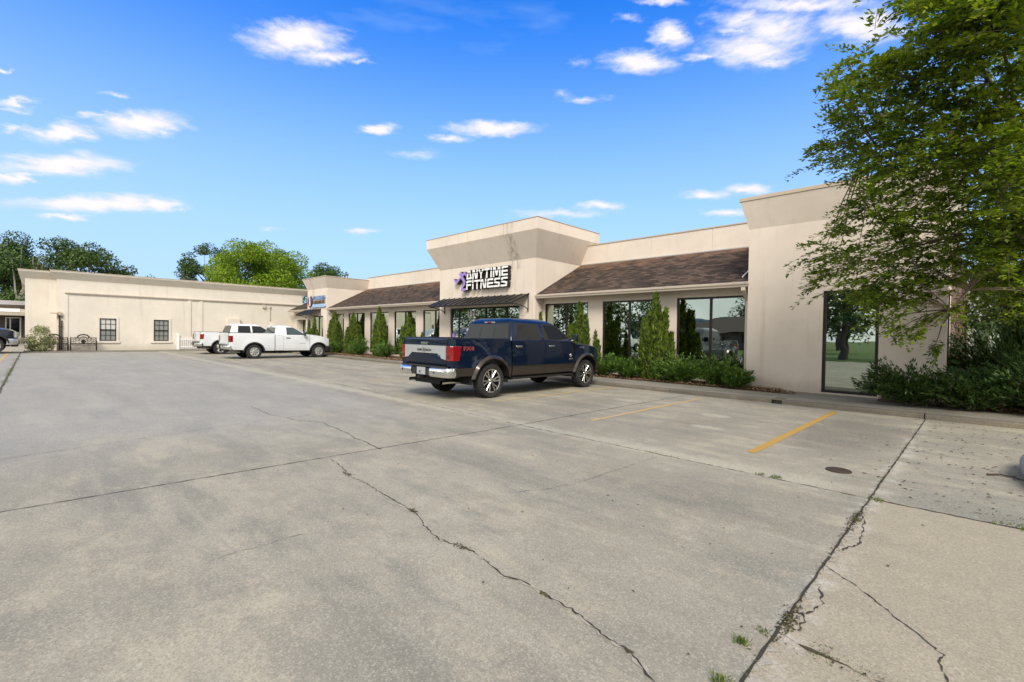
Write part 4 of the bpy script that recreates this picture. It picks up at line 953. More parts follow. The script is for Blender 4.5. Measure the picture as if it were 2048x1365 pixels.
# ------------------------------------------------------------------ pickups
def pickup(name, P, paintm, label, group, loc, rz=0):
    t = empty(name, loc, rz, label=label, cat='pickup truck', group=group)
    hw = P['hw']; wb = P['wb']; yr = P['yr']; yc0 = P['cab0']; yc1 = P['cowl']; yf = P['yf']; zr = P['rail']; zb = P['belt']; zs = P['sill']
    zh = P['hood']; zhf = P['hoodf']; tr = P['tr']; ar = P['arch']; zt = P.get('trimz')
    gl = P.get('glass', M['carglass'])
    def W(y):
        w_ = hw
        if y < yr+.12: w_ -= .045*((yr+.12-y)/.12)**2
        if y > yf-.75: w_ -= .15*((y-(yf-.75))/.75)**2.2
        return w_
    def ztop(y):
        if y <= yc0: return zr
        if y <= yc1-.25: return zb
        u = min(1, max(0, (y-(yc1-.25))/.25)); z0 = zb+(zh-zb)*u
        if y > yc1: 
            u = (y-yc1)/(yf-yc1); z0 = zh+(zhf-zh)*u**1.8
        return z0
    def zbot(y):
        z = zs
        for yw in (0, wb):
            dd = abs(y-yw)
            if dd < ar: z = max(z, tr*.96+math.sqrt(ar*ar-dd*dd)*.98)
        if y < -ar: z = zs+.05
        return z
    def X(y, z):
        # door skin: widest just above the sill, a crease under the belt
        u = (z-zs)/(zb-zs)
        b_ = 1-.030*max(0,u-.45)**2/.30-.035*max(0,.30-u)**2/.09
        x = W(y)*b_
        # raised shoulders over the wheels
        for yw in (0, wb):
            dd = math.hypot(y-yw, (z-tr)*1.0); x += .022*math.exp(-((dd-ar*1.02)/.17)**2)
        return x
    def side(s, y0, y1, zlo, zhi, name_, mat, par=t, n=None, rows=10):
        ys = list(np.linspace(y0, y1, n or max(4, int((y1-y0)/.06))))
        for yw in (0, wb):
            for e in (-ar, ar):
                if y0 < yw+e < y1: ys += [yw+e-.001, yw+e+.001]
        ys = sorted(ys); g = []
        for y in ys:
            a = max(zbot(y), zlo(y) if callable(zlo) else zlo); b_ = zhi(y) if callable(zhi) else zhi; b_ = min(b_, ztop(y)); b_ = max(b_, a+.0005)
            col_ = []
            for k_ in range(rows+1):
                z = a+(b_-a)*k_/rows; col_.append((s*X(y,z), y, z))
            if b_ >= ztop(y)-.001: # roll the edge over
                col_.append((s*(X(y,b_)-.018), y, b_+.012)); col_.append((s*(X(y,b_)-.05), y, b_+.014))
            else: col_ += [col_[-1], col_[-1]]
            g.append(col_)
        mb = MB().grid(g); return mb.build(name_, mat, par, smooth=35, weld=True)
    lo = zt if zt else 0
    segs = [('bed_side', yr, yc0-.022)]
    dr = P['doors']     # list of (y0,y1)
    segs += [('door', a, b_) for a, b_ in dr] + [('fender', dr[-1][1]+.014, yf-.10)]
    doorobj = []
    for s in (-1, 1):
        for nm, a, b_ in segs:
            o = side(s, a, b_, lo, 9, nm, paintm)
            if nm == 'door': doorobj.append((s, a, b_, o))
            if zt: side(s, a, b_, 0, zt-.004, 'lower_trim', M['brown_paint'], o, rows=4)
        # arches
        for yw in (0, wb):
            g = []
            for a in np.linspace(-.22, math.pi+.22, 27):
                cy, cz = math.cos(a), math.sin(a); y0 = yw+cy*ar; z0 = tr*.96+cz*ar*.98
                if z0 < zs-.02: z0 = zs-.02
                xx = X(y0, max(z0,zs)); 
                g.append([(s*(xx-.14),yw+cy*(ar-.012),z0-.006*cz),(s*(xx+P['flare']),yw+cy*(ar-.008),z0),(s*(xx+P['flare']+.006),yw+cy*(ar+.025),z0+.03*cz),(s*(xx-.002),yw+cy*(ar+P['fw']),z0+P['fw']*cz)])
            MB().grid(g).build('wheel_arch', P['archmat'], t, smooth=50)
            # dark inner well
            g = [[(s*(hw-.04),yw+math.cos(a)*(ar+.02),tr*.96+math.sin(a)*(ar+.02)),(s*.50,yw+math.cos(a)*(ar+.02),tr*.96+math.sin(a)*(ar+.02))] for a in np.linspace(-.1, math.pi+.1, 15)]
            MB().grid(g).build('wheel_well', M['dark'], t)
    fx_ = X(-ar-.22, zr-.26); MB().box(-fx_-.003,-fx_+.01,-ar-.30,-ar-.14,zr-.34,zr-.18).build('fuel_door', paintm, t)
    # underbody, frame, axles
    ub_ = MB().box(-hw+.42,hw-.42,yr+.12,yf-.25,tr-.06,zs+.42).box(-hw+.12,hw-.12,ar+.05,wb-ar-.05,zs+.02,zs+.3).box(-hw+.12,hw-.12,yr+.1,-ar-.04,zs+.10,zs+.4).tube([(-hw+.2,0,tr),(hw-.2,0,tr)], .06, 8).tube([(-hw+.2,wb,tr),(hw-.2,wb,tr)], .05, 8)
    ub_.lathe([(-.14,.02),(-.12,.15),(.12,.15),(.14,.02)], (0,0,tr), 'y', 12)
    ub_.build('underbody', M['dark'], t)
    if P.get('step'):
        for s in (-1,1): MB().box(min(s*(hw-.14),s*(hw+.03)),max(s*(hw-.14),s*(hw+.03)),ar+.12,wb-ar-.14,zs-.095,zs-.055).build('running_board', M['black_metal'], t, bevel=.01)
    # bed: rail caps, inner walls and floor
    bd = MB()
    for s in (-1, 1):
        bd.box(min(s*(hw-.05),s*(hw-.13)),max(s*(hw-.05),s*(hw-.13)),yr+.03,yc0-.03,zr+.012,zr+.03)
    bd.box(-hw+.05,hw-.05,yr+.004,yr+.07,zr-.004,zr+.022)
    bd.build('rail_cap', M['plastic'], t, bevel=.006)
    bi = MB()
    for s in (-1,1): bi.quad((s*(hw-.13),yr+.08,.75),(s*(hw-.13),yc0-.04,.75),(s*(hw-.13),yc0-.04,zr+.012),(s*(hw-.13),yr+.08,zr+.012))
    bi.quad((-hw+.13,yr+.08,.75),(hw-.13,yr+.08,.75),(hw-.13,yc0-.04,.75),(-hw+.13,yc0-.04,.75)); bi.quad((-hw+.13,yc0-.04,.75),(hw-.13,yc0-.04,.75),(hw-.13,yc0-.04,zr),(-hw+.13,yc0-.04,zr))
    bi.build('bed', M['plastic'], t, fix=False)
    # tailgate and rear corners
    tb = P['tailb']; tw_ = hw-.175; g = []
    for z, dy in ((tb,.0),(tb+.02,-.012),(tb+.12,-.018),(tb+(zr-tb)*.5,-.006),(zr-.16,-.014),(zr-.04,-.028),(zr-.005,-.022),(zr+.012,.0),(zr+.012,.05)):
        g.append([(x_, yr+dy+.012*(abs(x_)/tw_)**4, z) for x_ in np.linspace(-tw_, tw_, 13)])
    tg = MB().grid(g).build('tailgate', paintm, t, smooth=40)
    for s in (-1,1):
        g = []
        for z in np.linspace(tb, zr+.004, 8):
            g.append([(s*(tw_+.008),yr+.004,z),(s*(hw-.10),yr+.0,z),(s*(hw-.055),yr+.008,z),(s*(X(yr,z)-.012),yr+.03,z),(s*X(yr+.001,z),yr+.06,z)])
        MB().grid(g).build('rear_corner', paintm, t, smooth=50)
    # tail lamps
    la, lb_ = P['lamp']
    for s in (-1,1):
        l = MB(); x_i = tw_+.012; x_o = hw+.004
        l.add([(s*x_i,yr-.022,la),(s*(x_o-.05),yr-.022,la),(s*(x_o+.002),yr+.03,la),(s*(x_o+.002),yr+P['lamps'],la),
               (s*x_i,yr-.022,lb_),(s*(x_o-.05),yr-.022,lb_),(s*(x_o+.002),yr+.03,lb_),(s*(x_o+.002),yr+P['lamps']*P.get('lamptop',1.0),lb_),
               (s*x_i,yr+.03,la),(s*x_i,yr+.03,lb_)],
              [(0,1,5,4),(1,2,6,5),(2,3,7,6),(0,4,9,8),(4,5,6,7,9),(0,8,3,2,1)])
        lo_ = l.build('tail_lamp', M['red'], t, bevel=.008)
        MB().box(min(s*(x_i+.02),s*(x_o-.06)),max(s*(x_i+.02),s*(x_o-.06)),yr-.027,yr-.0221,la+(lb_-la)*.12,la+(lb_-la)*.36).build('reverse_lens', M['darkred'] if P.get('dk') else M['lens'], lo_)
    # rear bumper
    bz0, bz1 = P['bump']
    for s in (-1,1):
        bm_ = MB(); prof = []
        for (x_, y_) in ((.36,yr-.135),(hw-.30,yr-.135),(hw-.12,yr-.115),(hw-.03,yr-.06),(hw+.0,yr+.06),(hw-.01,yr+.16)):
            prof.append([(s*x_,y_+.03,bz0),(s*x_,y_-.004,bz0+.03),(s*x_,y_-.016,(bz0+bz1)/2),(s*x_,y_-.004,bz1-.02),(s*x_,y_+.02,bz1),(s*(x_-.0),y_+.10,bz1+.003)])
        bm_.grid(prof)
        bm_.quad(prof[0][0],prof[0][2],prof[0][4],(s*.36,yr+.0,bz1-.01))
        bo = bm_.build('rear_bumper', P['bumpmat'], t, smooth=50)
    sp_ = MB().box(-.36,.36,yr-.10,yr+.02,bz0+.02,bz1-.025).box(-hw+.14,hw-.14,yr-.09,yr+.02,bz1+.002,bz1+.035).box(-.30,-.2,yr-.12,yr-.10,bz0+.05,bz1-.04)
    for s in (-.72,.55,.0): sp_.lathe([(0,.0),(0,.02),(.01,.022)], (s*hw,yr-.157,(bz0+bz1)/2), 'y', 10)
    sp_.build('bumper_step', M['plastic'], bo)
    MB().box(-.16,.16,yr-.118,yr-.105,bz0+.03,bz1-.01).build('licence_plate', simple('plate_pale', (.36,.38,.40), .4), bo)
    MB().box(-.04,.04,yr-.18,yr-.0,bz0-.05,bz0-.0).build('tow_hitch', M['black_metal'], bo)
    for s in P.get('pipes', (1,)):
        MB().tube([(s*.55,yr+.6,tr-.02),(s*.60,yr+.25,tr-.0),(s*.62,yr-.0,tr-.005)], .042, 12, cap=False).build('exhaust_pipe', M['chrome'], t, smooth=60)
    # hood
    g = []
    for i, y in enumerate(np.linspace(yc1-.02, yf-.03, 16)):
        u = i/15; zside = ztop(min(y, yf-.1))+.012; row = []
        wd = W(y)-.04
        for x_ in np.linspace(-1, 1, 17):
            crown = .075*(1-x_**4)*(1-.45*u**2)+ (.018*math.exp(-((abs(x_)-.58)/.10)**2)*(1-u*.6))
            row.append((x_*wd, y, zside+crown-(.10*max(0,(u-.86)/.14)**2)))
        g.append(row)
    MB().grid(g).build('hood', paintm, t, smooth=40)
    # front face
    zf0, zf1 = zs-.04, zhf-.02; fw_ = W(yf)-.02
    g = []
    for z, dy in ((zf0+.22,.03),(zf1-.1,.02),(zf1,-.02),(zf1+.03,-.06)):
        g.append([(x_*fw_, yf+dy-.13*abs(x_)**3, z) for x_ in np.linspace(-1,1,13)])
    ff = MB().grid(g).build('front_panel', paintm, t, smooth=40)
    gr = MB().box(-.50,.50,yf-.02,yf+.045,zf1-.38,zf1-.05); gro = gr.build('grille', M['black_metal'], t, bevel=.02)
    gb = MB()
    for k_ in range(3): zz = zf1-.34+k_*.105; gb.box(-.49,.49,yf+.046,yf+.062,zz,zz+.05)
    gb.box(-.52,.52,yf+.03,yf+.05,zf1-.05,zf1-.02).box(-.52,.52,yf+.03,yf+.05,zf1-.41,zf1-.38).build('grille_bar', P.get('grillemat', M['chrome']), gro, bevel=.006)
    for s in (-1,1):
        h_ = MB(); z0, z1 = zf1-.30, zf1-.03
        pts = [(.54,.052),(fw_-.10,-.03),(fw_+.03,-.16),(fw_+.055,-.34)]
        h_.grid([[(s*x_,yf+dy,z0+.02*i_),(s*x_,yf+dy,z1+.012)] for i_, (x_, dy) in enumerate(pts)])
        ho = h_.build('headlamp', M['lens'], t, smooth=60)
        MB().grid([[(s*(x_+.003),yf+dy+.004,z0+.0),(s*(x_+.003),yf+dy+.004,z0+.09)] for x_, dy in pts[2:]]).build('turn_lens', M['amber'], ho, fix=False)
    fb = MB(); fz0, fz1 = zs-.06, zs+.24; rows = []
    for (x_, y_) in ((-hw+.01,yf-.34),(-hw+.03,yf-.14),(-hw+.18,yf+.04),(-.5,yf+.11),(.5,yf+.11),(hw-.18,yf+.04),(hw-.03,yf-.14),(hw-.01,yf-.34)):
        rows.append([(x_,y_-.03,fz0),(x_,y_,fz0+.04),(x_,y_+.012,(fz0+fz1)/2),(x_,y_,fz1-.03),(x_,y_-.04,fz1)])
    fb.grid(rows).build('front_bumper', P['fbump'], t, smooth=50)
    MB().box(-hw+.22,hw-.22,yf-.2,yf+.05,fz0-.10,fz0+.02).build('air_dam', M['plastic'], t)
    # cab greenhouse
    y00, y10 = yc0-.0, P['ws0']; y01, y11 = P['rw1'], P['ws1']; z0, z1, zc = zb+.012, P['drip'], P['roof']
    w0, w1 = hw-.055, P['roofw']
    def loop(ya, yb_, w_, z, r_, bow=0):
        pts = []
        cs = [(w_-r_,yb_-r_,0),(-w_+r_,yb_-r_,90),(-w_+r_,ya+r_,180),(w_-r_,ya+r_,270)]
        for (cx_, cy_, a0) in cs:
            for k_ in range(5):
                a = R(a0+k_*22.5); pts.append((cx_+r_*math.cos(a), cy_+r_*math.sin(a), z))
        return pts
    lv = [loop(y00,y10,w0,z0,.06), loop(y01,y11,w1,z1,.09), loop(y01+.04,y11-.10,w1-.045,z1+.045,.12), loop(y01+.14,y11-.24,w1-.16,zc-.012,.14), loop(y01+.4,y11-.5,w1-.42,zc,.16)]
    mb = MB().grid(lv, closed=True); mb.f.append(tuple(range(80,100))); mb.mi.append(0)
    cab = mb.build('cab', paintm, t, smooth=38)
    def sidepane(poly, s, nm, mat, off=.004, par=cab):
        v_ = []
        for (y, z) in poly:
            u = (z-z0)/(z1-z0); v_.append((s*(w0+(w1-w0)*u+off), y, z))
        return MB().add(v_, [tuple(range(len(v_)))]).build(nm, mat, par, fix=False)
    for s in (-1,1):
        for poly in P['panes']:
            cy_ = sum(p[0] for p in poly)/len(poly); cz_ = sum(p[1] for p in poly)/len(poly)
            sidepane([(cy_+(p[0]-cy_)*1.055, cz_+(p[1]-cz_)*1.10) for p in poly], s, 'window_seal', M['plastic'], .002)
            sidepane(poly, s, 'side_window', gl, .005)
    def endpane(ya, za, yb_, zb_, wa, wb_, nm, off, mat, inset=.0):
        # ya,za bottom ; yb,zb top
        n_ = Vector((0, -(zb_-za), yb_-ya)).normalized(); n_ = n_ if off >= 0 else -n_
        o_ = n_*abs(off)
        return MB().add([(-wa,ya+o_.y,za+o_.z),(wa,ya+o_.y,za+o_.z),(wb_,yb_+o_.y,zb_+o_.z),(-wb_,yb_+o_.y,zb_+o_.z)], [(0,1,2,3)]).build(nm, mat, cab, fix=False)
    H = z1-z0; lerp = lambda a, b_, u: a+(b_-a)*u
    endpane(lerp(y00,y01,.05), lerp(z0,z1,.05), lerp(y00,y01,.93), lerp(z0,z1,.93), w0-.09, w1-.075, 'window_seal', .003, M['plastic'])
    endpane(lerp(y00,y01,.08), lerp(z0,z1,.08), lerp(y00,y01,.90), lerp(z0,z1,.90), w0-.105, w1-.09, 'rear_window', .006, gl)
    if P.get('slider'):
        for xx in (-.26,.26):
            MB().add([(xx-.008,lerp(y00,y01,.08)-.010,lerp(z0,z1,.08)),(xx+.008,lerp(y00,y01,.08)-.010,lerp(z0,z1,.08)),(xx+.008,lerp(y00,y01,.78)-.010,lerp(z0,z1,.78)),(xx-.008,lerp(y00,y01,.78)-.010,lerp(z0,z1,.78))],[(0,1,2,3)]).build('slider_frame', M['plastic'], cab, fix=False)
    endpane(lerp(y10,y11,.04), lerp(z0,z1,.04), lerp(y10,y11,.95), lerp(z0,z1,.95), w0-.08, w1-.07, 'windshield', .006, gl)
    MB().box(-.19,.19,y01-.012,y01+.05,z1-.012,z1+.022).build('brake_light', M['lens'], cab, bevel=.004)
    MB().box(-.08,.08,y01-.018,y01-.011,z1-.009,z1+.019).build('brake_lens', M['red'], cab)
    # mirrors, handles, wheels
    ym = P['mirror']
    for s in (-1,1):
        mr_ = MB(); xx = s*(w0+.02); mr_.tube([(xx,ym,zb+.05),(xx+s*.13,ym-.02,zb+.08)], .025, 6)
        mo_ = mr_.build('mirror', M['plastic'], t)
        sh = MB().box(min(xx+s*.08,xx+s*.27),max(xx+s*.08,xx+s*.27),ym-.07,ym+.04,zb+.0,zb+.20).build('mirror_shell', P.get('mirmat', M['plastic']), mo_, bevel=.03, smooth=50)
        MB().box(min(xx+s*.10,xx+s*.25),max(xx+s*.10,xx+s*.25),ym-.075,ym-.0705,zb+.02,zb+.18).build('mirror_glass', M['mirror'], mo_)
    for (s, a, b_, o) in doorobj:
        hy = a+.12; hz_ = zb-.13; xx = X(hy, hz_)
        MB().box(min(s*(xx-.01),s*(xx+.028)),max(s*(xx-.01),s*(xx+.028)),hy,hy+.22,hz_-.018,hz_+.022).build('door_handle', P['handlemat'], o, bevel=.008, smooth=50)
        if P.get('beltmat'):
            pass
    for s in (-1,1):
        for yw in (0, wb): wheel(t, (s*(hw-P.get('inset',.13)), yw, tr), s, tr, P)
    return t, tg, X
def wheel(t, c, s, r, P):
    wd = .135
    w_ = empty('wheel', c); w_.parent = t
    rr_ = P['rim']
    prof = [(-wd*.8,rr_-.01),(-wd*.95,r*.80),(-wd*.93,r*.93),(-wd*.70,r*.992),(-wd*.35,r),(-wd*.33,r-.012),(-wd*.27,r-.012),(-wd*.25,r),(-.01,r),(0,r-.012),(.03,r-.012),(.04,r),(wd*.25,r),(wd*.27,r-.012),(wd*.33,r-.012),(wd*.35,r),(wd*.70,r*.992),(wd*.93,r*.93),(wd*.95,r*.80),(wd*.88,rr_+.015),(wd*.8,rr_-.01)]
    MB().lathe(prof, (0,0,0), 'x', 48).build('tyre', M['rubber'], w_, smooth=40)
    rim = MB(); d_ = lambda a: s*a
    rim.lathe([(d_(wd*.80),rr_-.008),(d_(wd*.86),rr_+.004),(d_(wd*.80),rr_-.022),(d_(wd*.4),rr_-.035),(d_(-wd*.6),rr_-.04)], (0,0,0), 'x', 40)
    n = P['spokes']; xo = wd*.74
    if P.get('slots'):
        # pressed face with slots: ring + hub + short bridges
        rim.lathe([(d_(xo+.004),rr_*.98),(d_(xo-.004),rr_*.90),(d_(xo+.004),rr_*.80)], (0,0,0), 'x', 40)
        rim.lathe([(d_(xo+.002),rr_*.62),(d_(xo+.012),rr_*.50),(d_(xo+.01),rr_*.26),(d_(xo+.035),rr_*.20),(d_(xo+.035),.0)], (0,0,0), 'x', 32)
    else:
        rim.lathe([(d_(xo-.03),rr_*.24),(d_(xo-.012),rr_*.20),(d_(xo+.004),rr_*.12),(d_(xo+.006),.0)], (0,0,0), 'x', 24)
    for k_ in range(n):
        for dlt, wi, wo in (P['spoke']):
            a = 2*math.pi*(k_+.15)/n; a2 = a+dlt
            ca, sa, cb_, sb_ = math.cos(a), math.sin(a), math.cos(a2), math.sin(a2)
            r0, r1 = (rr_*.14, rr_*.965) if not P.get('slots') else (rr_*.56, rr_*.86)
            p0 = Vector((0,ca,sa))*r0; p1 = Vector((0,cb_,sb_))*r1; tt = (p1-p0).normalized(); nn = Vector((0,-tt.z,tt.y))
            xs0, xs1 = (xo-.012, xo+.006) if not P.get('slots') else (xo+.001, xo-.0)
            vs = []
            for (p, ww, xf) in ((p0, wi, xs0), (p1, wo, xs1)):
                for sg_, dx in ((-1,0),(-.55,.010),(.55,.010),(1,0)):
                    q = p+nn*ww*sg_; vs.append((d_(xf+dx), q.y, q.z))
                q = p-nn*ww; vs.append((d_(xf-.04), q.y, q.z)); q = p+nn*ww; vs.append((d_(xf-.04), q.y, q.z))
            rim.add(vs, [(0,1,7,6),(1,2,8,7),(2,3,9,8),(0,6,10,4),(3,5,11,9)])
    rim.build('rim', P['rimmat'], w_, smooth=35)
    MB().lathe([(s*(-wd*.5),rr_-.04),(s*(wd*.1),rr_*.85),(s*wd*.12,.0)], (0,0,0), 'x', 24).build('brake_disc', M['dark'], w_, smooth=30)

PF = dict(hw=.985, wb=3.72, yr=-1.20, cab0=.66, cowl=3.28, yf=4.52, rail=1.375, belt=1.335, sill=.50, hood=1.25, hoodf=1.10, tr=.405, arch=.545, trimz=.735,
 doors=[(.672,1.915),(1.925,3.15)], flare=.045, fw=.085, archmat=M['brown_paint'], tailb=.78, lamp=(.90,1.22), lamps=.20, lamptop=1.35, dk=True, bump=(.53,.735), bumpmat=M['chrome'], fbump=M['chrome'],
 ws0=3.22, ws1=2.42, rw1=.80, drip=1.80, roof=1.925, roofw=.80, mirror=2.98, rim=.275, spokes=6, spoke=[(-.20,.016,.020),(.20,.016,.020)], rimmat=M['alloy'], handlemat=M['chrome'],
 panes=[[(.90,1.40),(1.78,1.385),(1.75,1.765),(1.00,1.765)],[(1.93,1.385),(2.60,1.38),(2.98,1.43),(2.42,1.755),(1.90,1.765)]], slider=True, step=True, pipes=(1,-1), mirmat=M['blue_paint'], grillemat=M['chrome'])
blue, tg, XB = pickup('parked_pickup', PF, M['blue_paint'], 'dark blue crew cab pickup with brown lower trim and chrome rear bumper', 'pickups parked in the lot', (-9.06,7.52,0))
# details of the blue pickup: tailgate band, badge, lettering, decals
ap = MB(); yt = -1.20-.030
ap.prism([(-.80,1.225),(-.80,.92),(-.66,.94),(-.50,1.05),(.50,1.05),(.66,.94),(.80,.92),(.80,1.225)], yt, yt+.02, 'y')
band_ = ap.build('tailgate_band', simple('satin_aluminium', (.60,.61,.62), .25, .6), tg)
bdg = MB().prism([(-.15,1.12),(0,1.20),(.15,1.13),(0,1.06)], yt-.008, yt, 'y').prism([(-.29,1.135),(.29,1.135),(.29,1.10),(-.29,1.10)], yt-.005, yt-.001, 'y'); bo_ = bdg.build('badge', M['silver'], band_, bevel=.003)
text_obj('badge_lettering', 'KING RANCH', .075, M['plastic'], bo_, (0,yt-.011,1.117), depth=.002, sx_=1.15)
MB().prism([(.56+.055*math.cos(a),.995+.024*math.sin(a)) for a in np.linspace(0,2*math.pi,20,endpoint=False)], yt-.006, yt, 'y').build('oval_emblem', simple('emblem_blue', (.02,.05,.15), .3), band_)
MB().box(-.14,.14,-1.238,-1.222,1.275,1.30).box(-.12,.12,-1.236,-1.222,1.24,1.272).build('tailgate_handle', M['chrome'], tg, bevel=.004)
fx = text_obj('decal', 'FX4', .125, simple('decal_red', (.20,.035,.04), .4), blue, (XB(-.72,1.16)+.006,-.72,1.165), rot=(R(90),0,R(90)), depth=.002, bold=.006, sx_=1.5)
text_obj('fender_badge', 'F-150', .07, M['silver'], blue, (XB(3.42,1.15)+.006,3.50,1.16), rot=(R(90),0,R(90)), depth=.002, sx_=1.2)
MB().lathe([(0,.0),(.006,.045),(.0,.05)], (XB(2.98,.94)+.002,2.98,.95), 'x', 16).box(XB(2.98,.85),XB(2.98,.85)+.006,2.90,3.06,.84,.865).build('door_badge', M['silver'], blue)
st_ = MB().box(.56,.66,.735-.012,.735-.004,1.43,1.50).box(.575,.645,.745-.012,.745-.004,1.505,1.55); 
for c in [x for x in bpy.data.objects if x.name.startswith('cab') and x.parent == blue]:
    st_.build('window_sticker', pst, c)
text_me = None

PS = dict(PF, hw=.965, wb=3.38, yr=-1.17, cab0=1.02, cowl=2.92, yf=4.12, rail=1.335, belt=1.235, sill=.42, hood=1.215, hoodf=1.04, tr=.375, arch=.475, trimz=None, doors=[(1.47,2.86)],
 flare=.012, fw=.06, archmat=M['plastic'], tailb=.72, lamp=(.88,1.20), lamps=.16, lamptop=1.0, dk=False, bump=(.50,.70), bumpmat=M['chrome'], fbump=M['plastic'], ws0=2.92, ws1=2.02, rw1=1.15, drip=1.70, roof=1.80, roofw=.72,
 mirror=2.55, rim=.225, spokes=8, spoke=[(0,.034,.040)], rimmat=M['silver'], slots=True, handlemat=M['plastic'], panes=[[(1.66,1.29),(2.52,1.29),(2.60,1.33),(2.08,1.63),(1.98,1.665),(1.68,1.665)]],
 slider=False, step=False, pipes=(1,), mirmat=M['plastic'], glass=M['carglass2'], grillemat=M['silver'], inset=.125)
w1_, _, XW1 = pickup('parked_pickup', PS, M['white_car'], 'white regular cab long bed pickup with black mirrors and slotted silver wheels', 'pickups parked in the lot', (-27.9,8.06,0))
# extend the cab shell forward body panel between bed and door
g = []
for s in (-1,1):
    g = [[(s*XW1(y,z),y,z) for z in np.linspace(.43,1.24,8)] for y in np.linspace(1.03,1.462,5)]
    MB().grid(g).build('cab_corner', M['white_car'], w1_, smooth=40)
MB().box(.966,.972,2.30,2.62,.80,.815).build('door_badge', M['silver'], w1_)
PR = dict(PF, hw=.985, wb=3.57, yr=-1.05, cab0=.50, cowl=3.15, yf=4.45, rail=1.33, belt=1.31, sill=.46, hood=1.25, hoodf=1.12, tr=.385, arch=.50, trimz=None, doors=[(.512,1.72),(1.73,3.02)],
 flare=.012, fw=.06, archmat=M['plastic'], tailb=.74, lamp=(.92,1.22), lamps=.14, lamptop=1.2, bump=(.49,.70), bumpmat=M['chrome'], fbump=M['chrome'], ws0=3.10, ws1=2.25, rw1=.66, drip=1.79, roof=1.90, roofw=.78,
 mirror=2.85, rim=.25, spokes=5, spoke=[(-.16,.022,.028),(.16,.022,.028)], rimmat=M['alloy'], handlemat=M['white_car'], panes=[[(.95,1.37),(1.66,1.36),(1.63,1.745),(1.0,1.745)],[(1.80,1.36),(2.50,1.36),(2.82,1.39),(2.26,1.73),(1.78,1.745)]],
 slider=False, step=False, pipes=(1,), mirmat=M['white_car'], glass=M['carglass'])
w2_, _, _ = pickup('parked_pickup', PR, M['white_car'], 'white quad cab pickup standing behind the other white pickup by the picket fence', 'pickups parked in the lot', (-33.78,7.94,0))
PD = dict(PF, trimz=None, archmat=M['plastic'], fbump=M['silver'], mirmat=M['black_car'], grillemat=M['chrome'], step=False)
PD['panes'] = PF['panes']
w3_, _, _ = pickup('parked_pickup', PD, M['black_car'], 'dark navy pickup at the left edge with only its front end in view', 'pickups parked in the lot', (-38.6,-5.72,0), 0)
w3_.scale = (1.1,1.1,1.1)
# ------------------------------------------------------------------ vegetation
bark = simple('grey_brown_bark', (.10,.075,.058), .9, var=.35, bump=.8, scale=6)
GREEN = dict(
 shade=[(0,(.038,.078,.008)),(.4,(.105,.185,.015)),(.75,(.21,.31,.024)),(1,(.35,.43,.038))],
 dark=[(0,(.018,.042,.008)),(.5,(.040,.082,.014)),(1,(.09,.14,.025))],
 bright=[(0,(.075,.14,.008)),(.5,(.16,.27,.014)),(1,(.29,.40,.03))],
 mid=[(0,(.022,.055,.010)),(.5,(.05,.10,.018)),(1,(.10,.17,.03))],
 conifer=[(0,(.012,.028,.006)),(.5,(.040,.078,.012)),(.85,(.085,.135,.018)),(1,(.17,.23,.025))],
 juniper=[(0,(.010,.028,.006)),(.5,(.034,.082,.012)),(1,(.11,.20,.022))],
 dark_juniper=[(0,(.008,.022,.006)),(.5,(.022,.055,.010)),(1,(.055,.105,.016))],  # juniper greens darkened to paint in the big tree's shade; dark conifer shares them
 vari=[(0,(.10,.13,.04)),(.5,(.22,.25,.10)),(1,(.50,.50,.30))])
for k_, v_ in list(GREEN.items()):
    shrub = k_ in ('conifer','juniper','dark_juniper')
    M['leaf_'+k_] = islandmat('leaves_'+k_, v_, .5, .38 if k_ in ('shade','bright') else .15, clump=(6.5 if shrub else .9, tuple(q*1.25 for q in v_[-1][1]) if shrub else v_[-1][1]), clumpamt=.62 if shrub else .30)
def limb_pts(a, b_, sag, n=7, seed=0):
    rr = random.Random(seed); a = Vector(a); b_ = Vector(b_); out = []
    for i in range(n+1):
        u = i/n; p = a.lerp(b_, u)+Vector((rr.uniform(-.05,.05)*(b_-a).length*.5, rr.uniform(-.05,.05)*(b_-a).length*.5, sag*math.sin(u*math.pi)*(b_-a).length)); out.append(p)
    out[0] = a; out[-1] = b_; return out
def crown(clumps, per, leaf, flat=.7):
    vs = []
    for (x, y, z, r_) in clumps:
        n = int(per*r_*r_); d = rdir(n); rad = r_*(.55+.5*rng.random(n)**.6)
        P = np.array([x,y,z])+d*rad[:,None]*np.array([1,1,flat])
        D = d*.5+rdir(n)*.9+np.array([0,0,-.15]); Nn = d*.8+np.array([0,0,.7])+rdir(n)*.6
        l = leaf*rng.uniform(.6,1.3,n); vs.append(leafquads(P, D, Nn, l, l*rng.uniform(.45,.7,n), .15))
    return np.concatenate(vs)
def tree(name, base, top, clumps, per, leaf, mat, label, group, trunk_r=.3, cat='tree', mulder=True):
    t = empty(name, base, label=label, cat=cat, group=group)
    bx, by, bz = base
    tk = MB(); pts = limb_pts((0,0,-.05),(top[0]-bx,top[1]-by,top[2]-bz),.03,8,hash(name+label)%99)
    tk.tube(pts, [trunk_r*(1.25 if i == 0 else 1-.6*i/8) for i in range(9)], 9)
    rr = random.Random(5)
    for (x, y, z, r_) in clumps[::max(1,len(clumps)//14)]:
        u = rr.uniform(.35,.95); a = pts[0].lerp(pts[-1], u)
        lp = limb_pts(a,(x-bx,y-by,z-bz),.08,5,rr.randint(0,99)); tk.tube(lp, [trunk_r*.22*(1-.16*i) for i in range(6)], 6)
    tk.build('trunk', bark, t, smooth=60)
    v = crown([(x-bx,y-by,z-bz,r_) for (x,y,z,r_) in clumps], per, leaf)
    quadmesh('crown', v, mat, t)
    return t
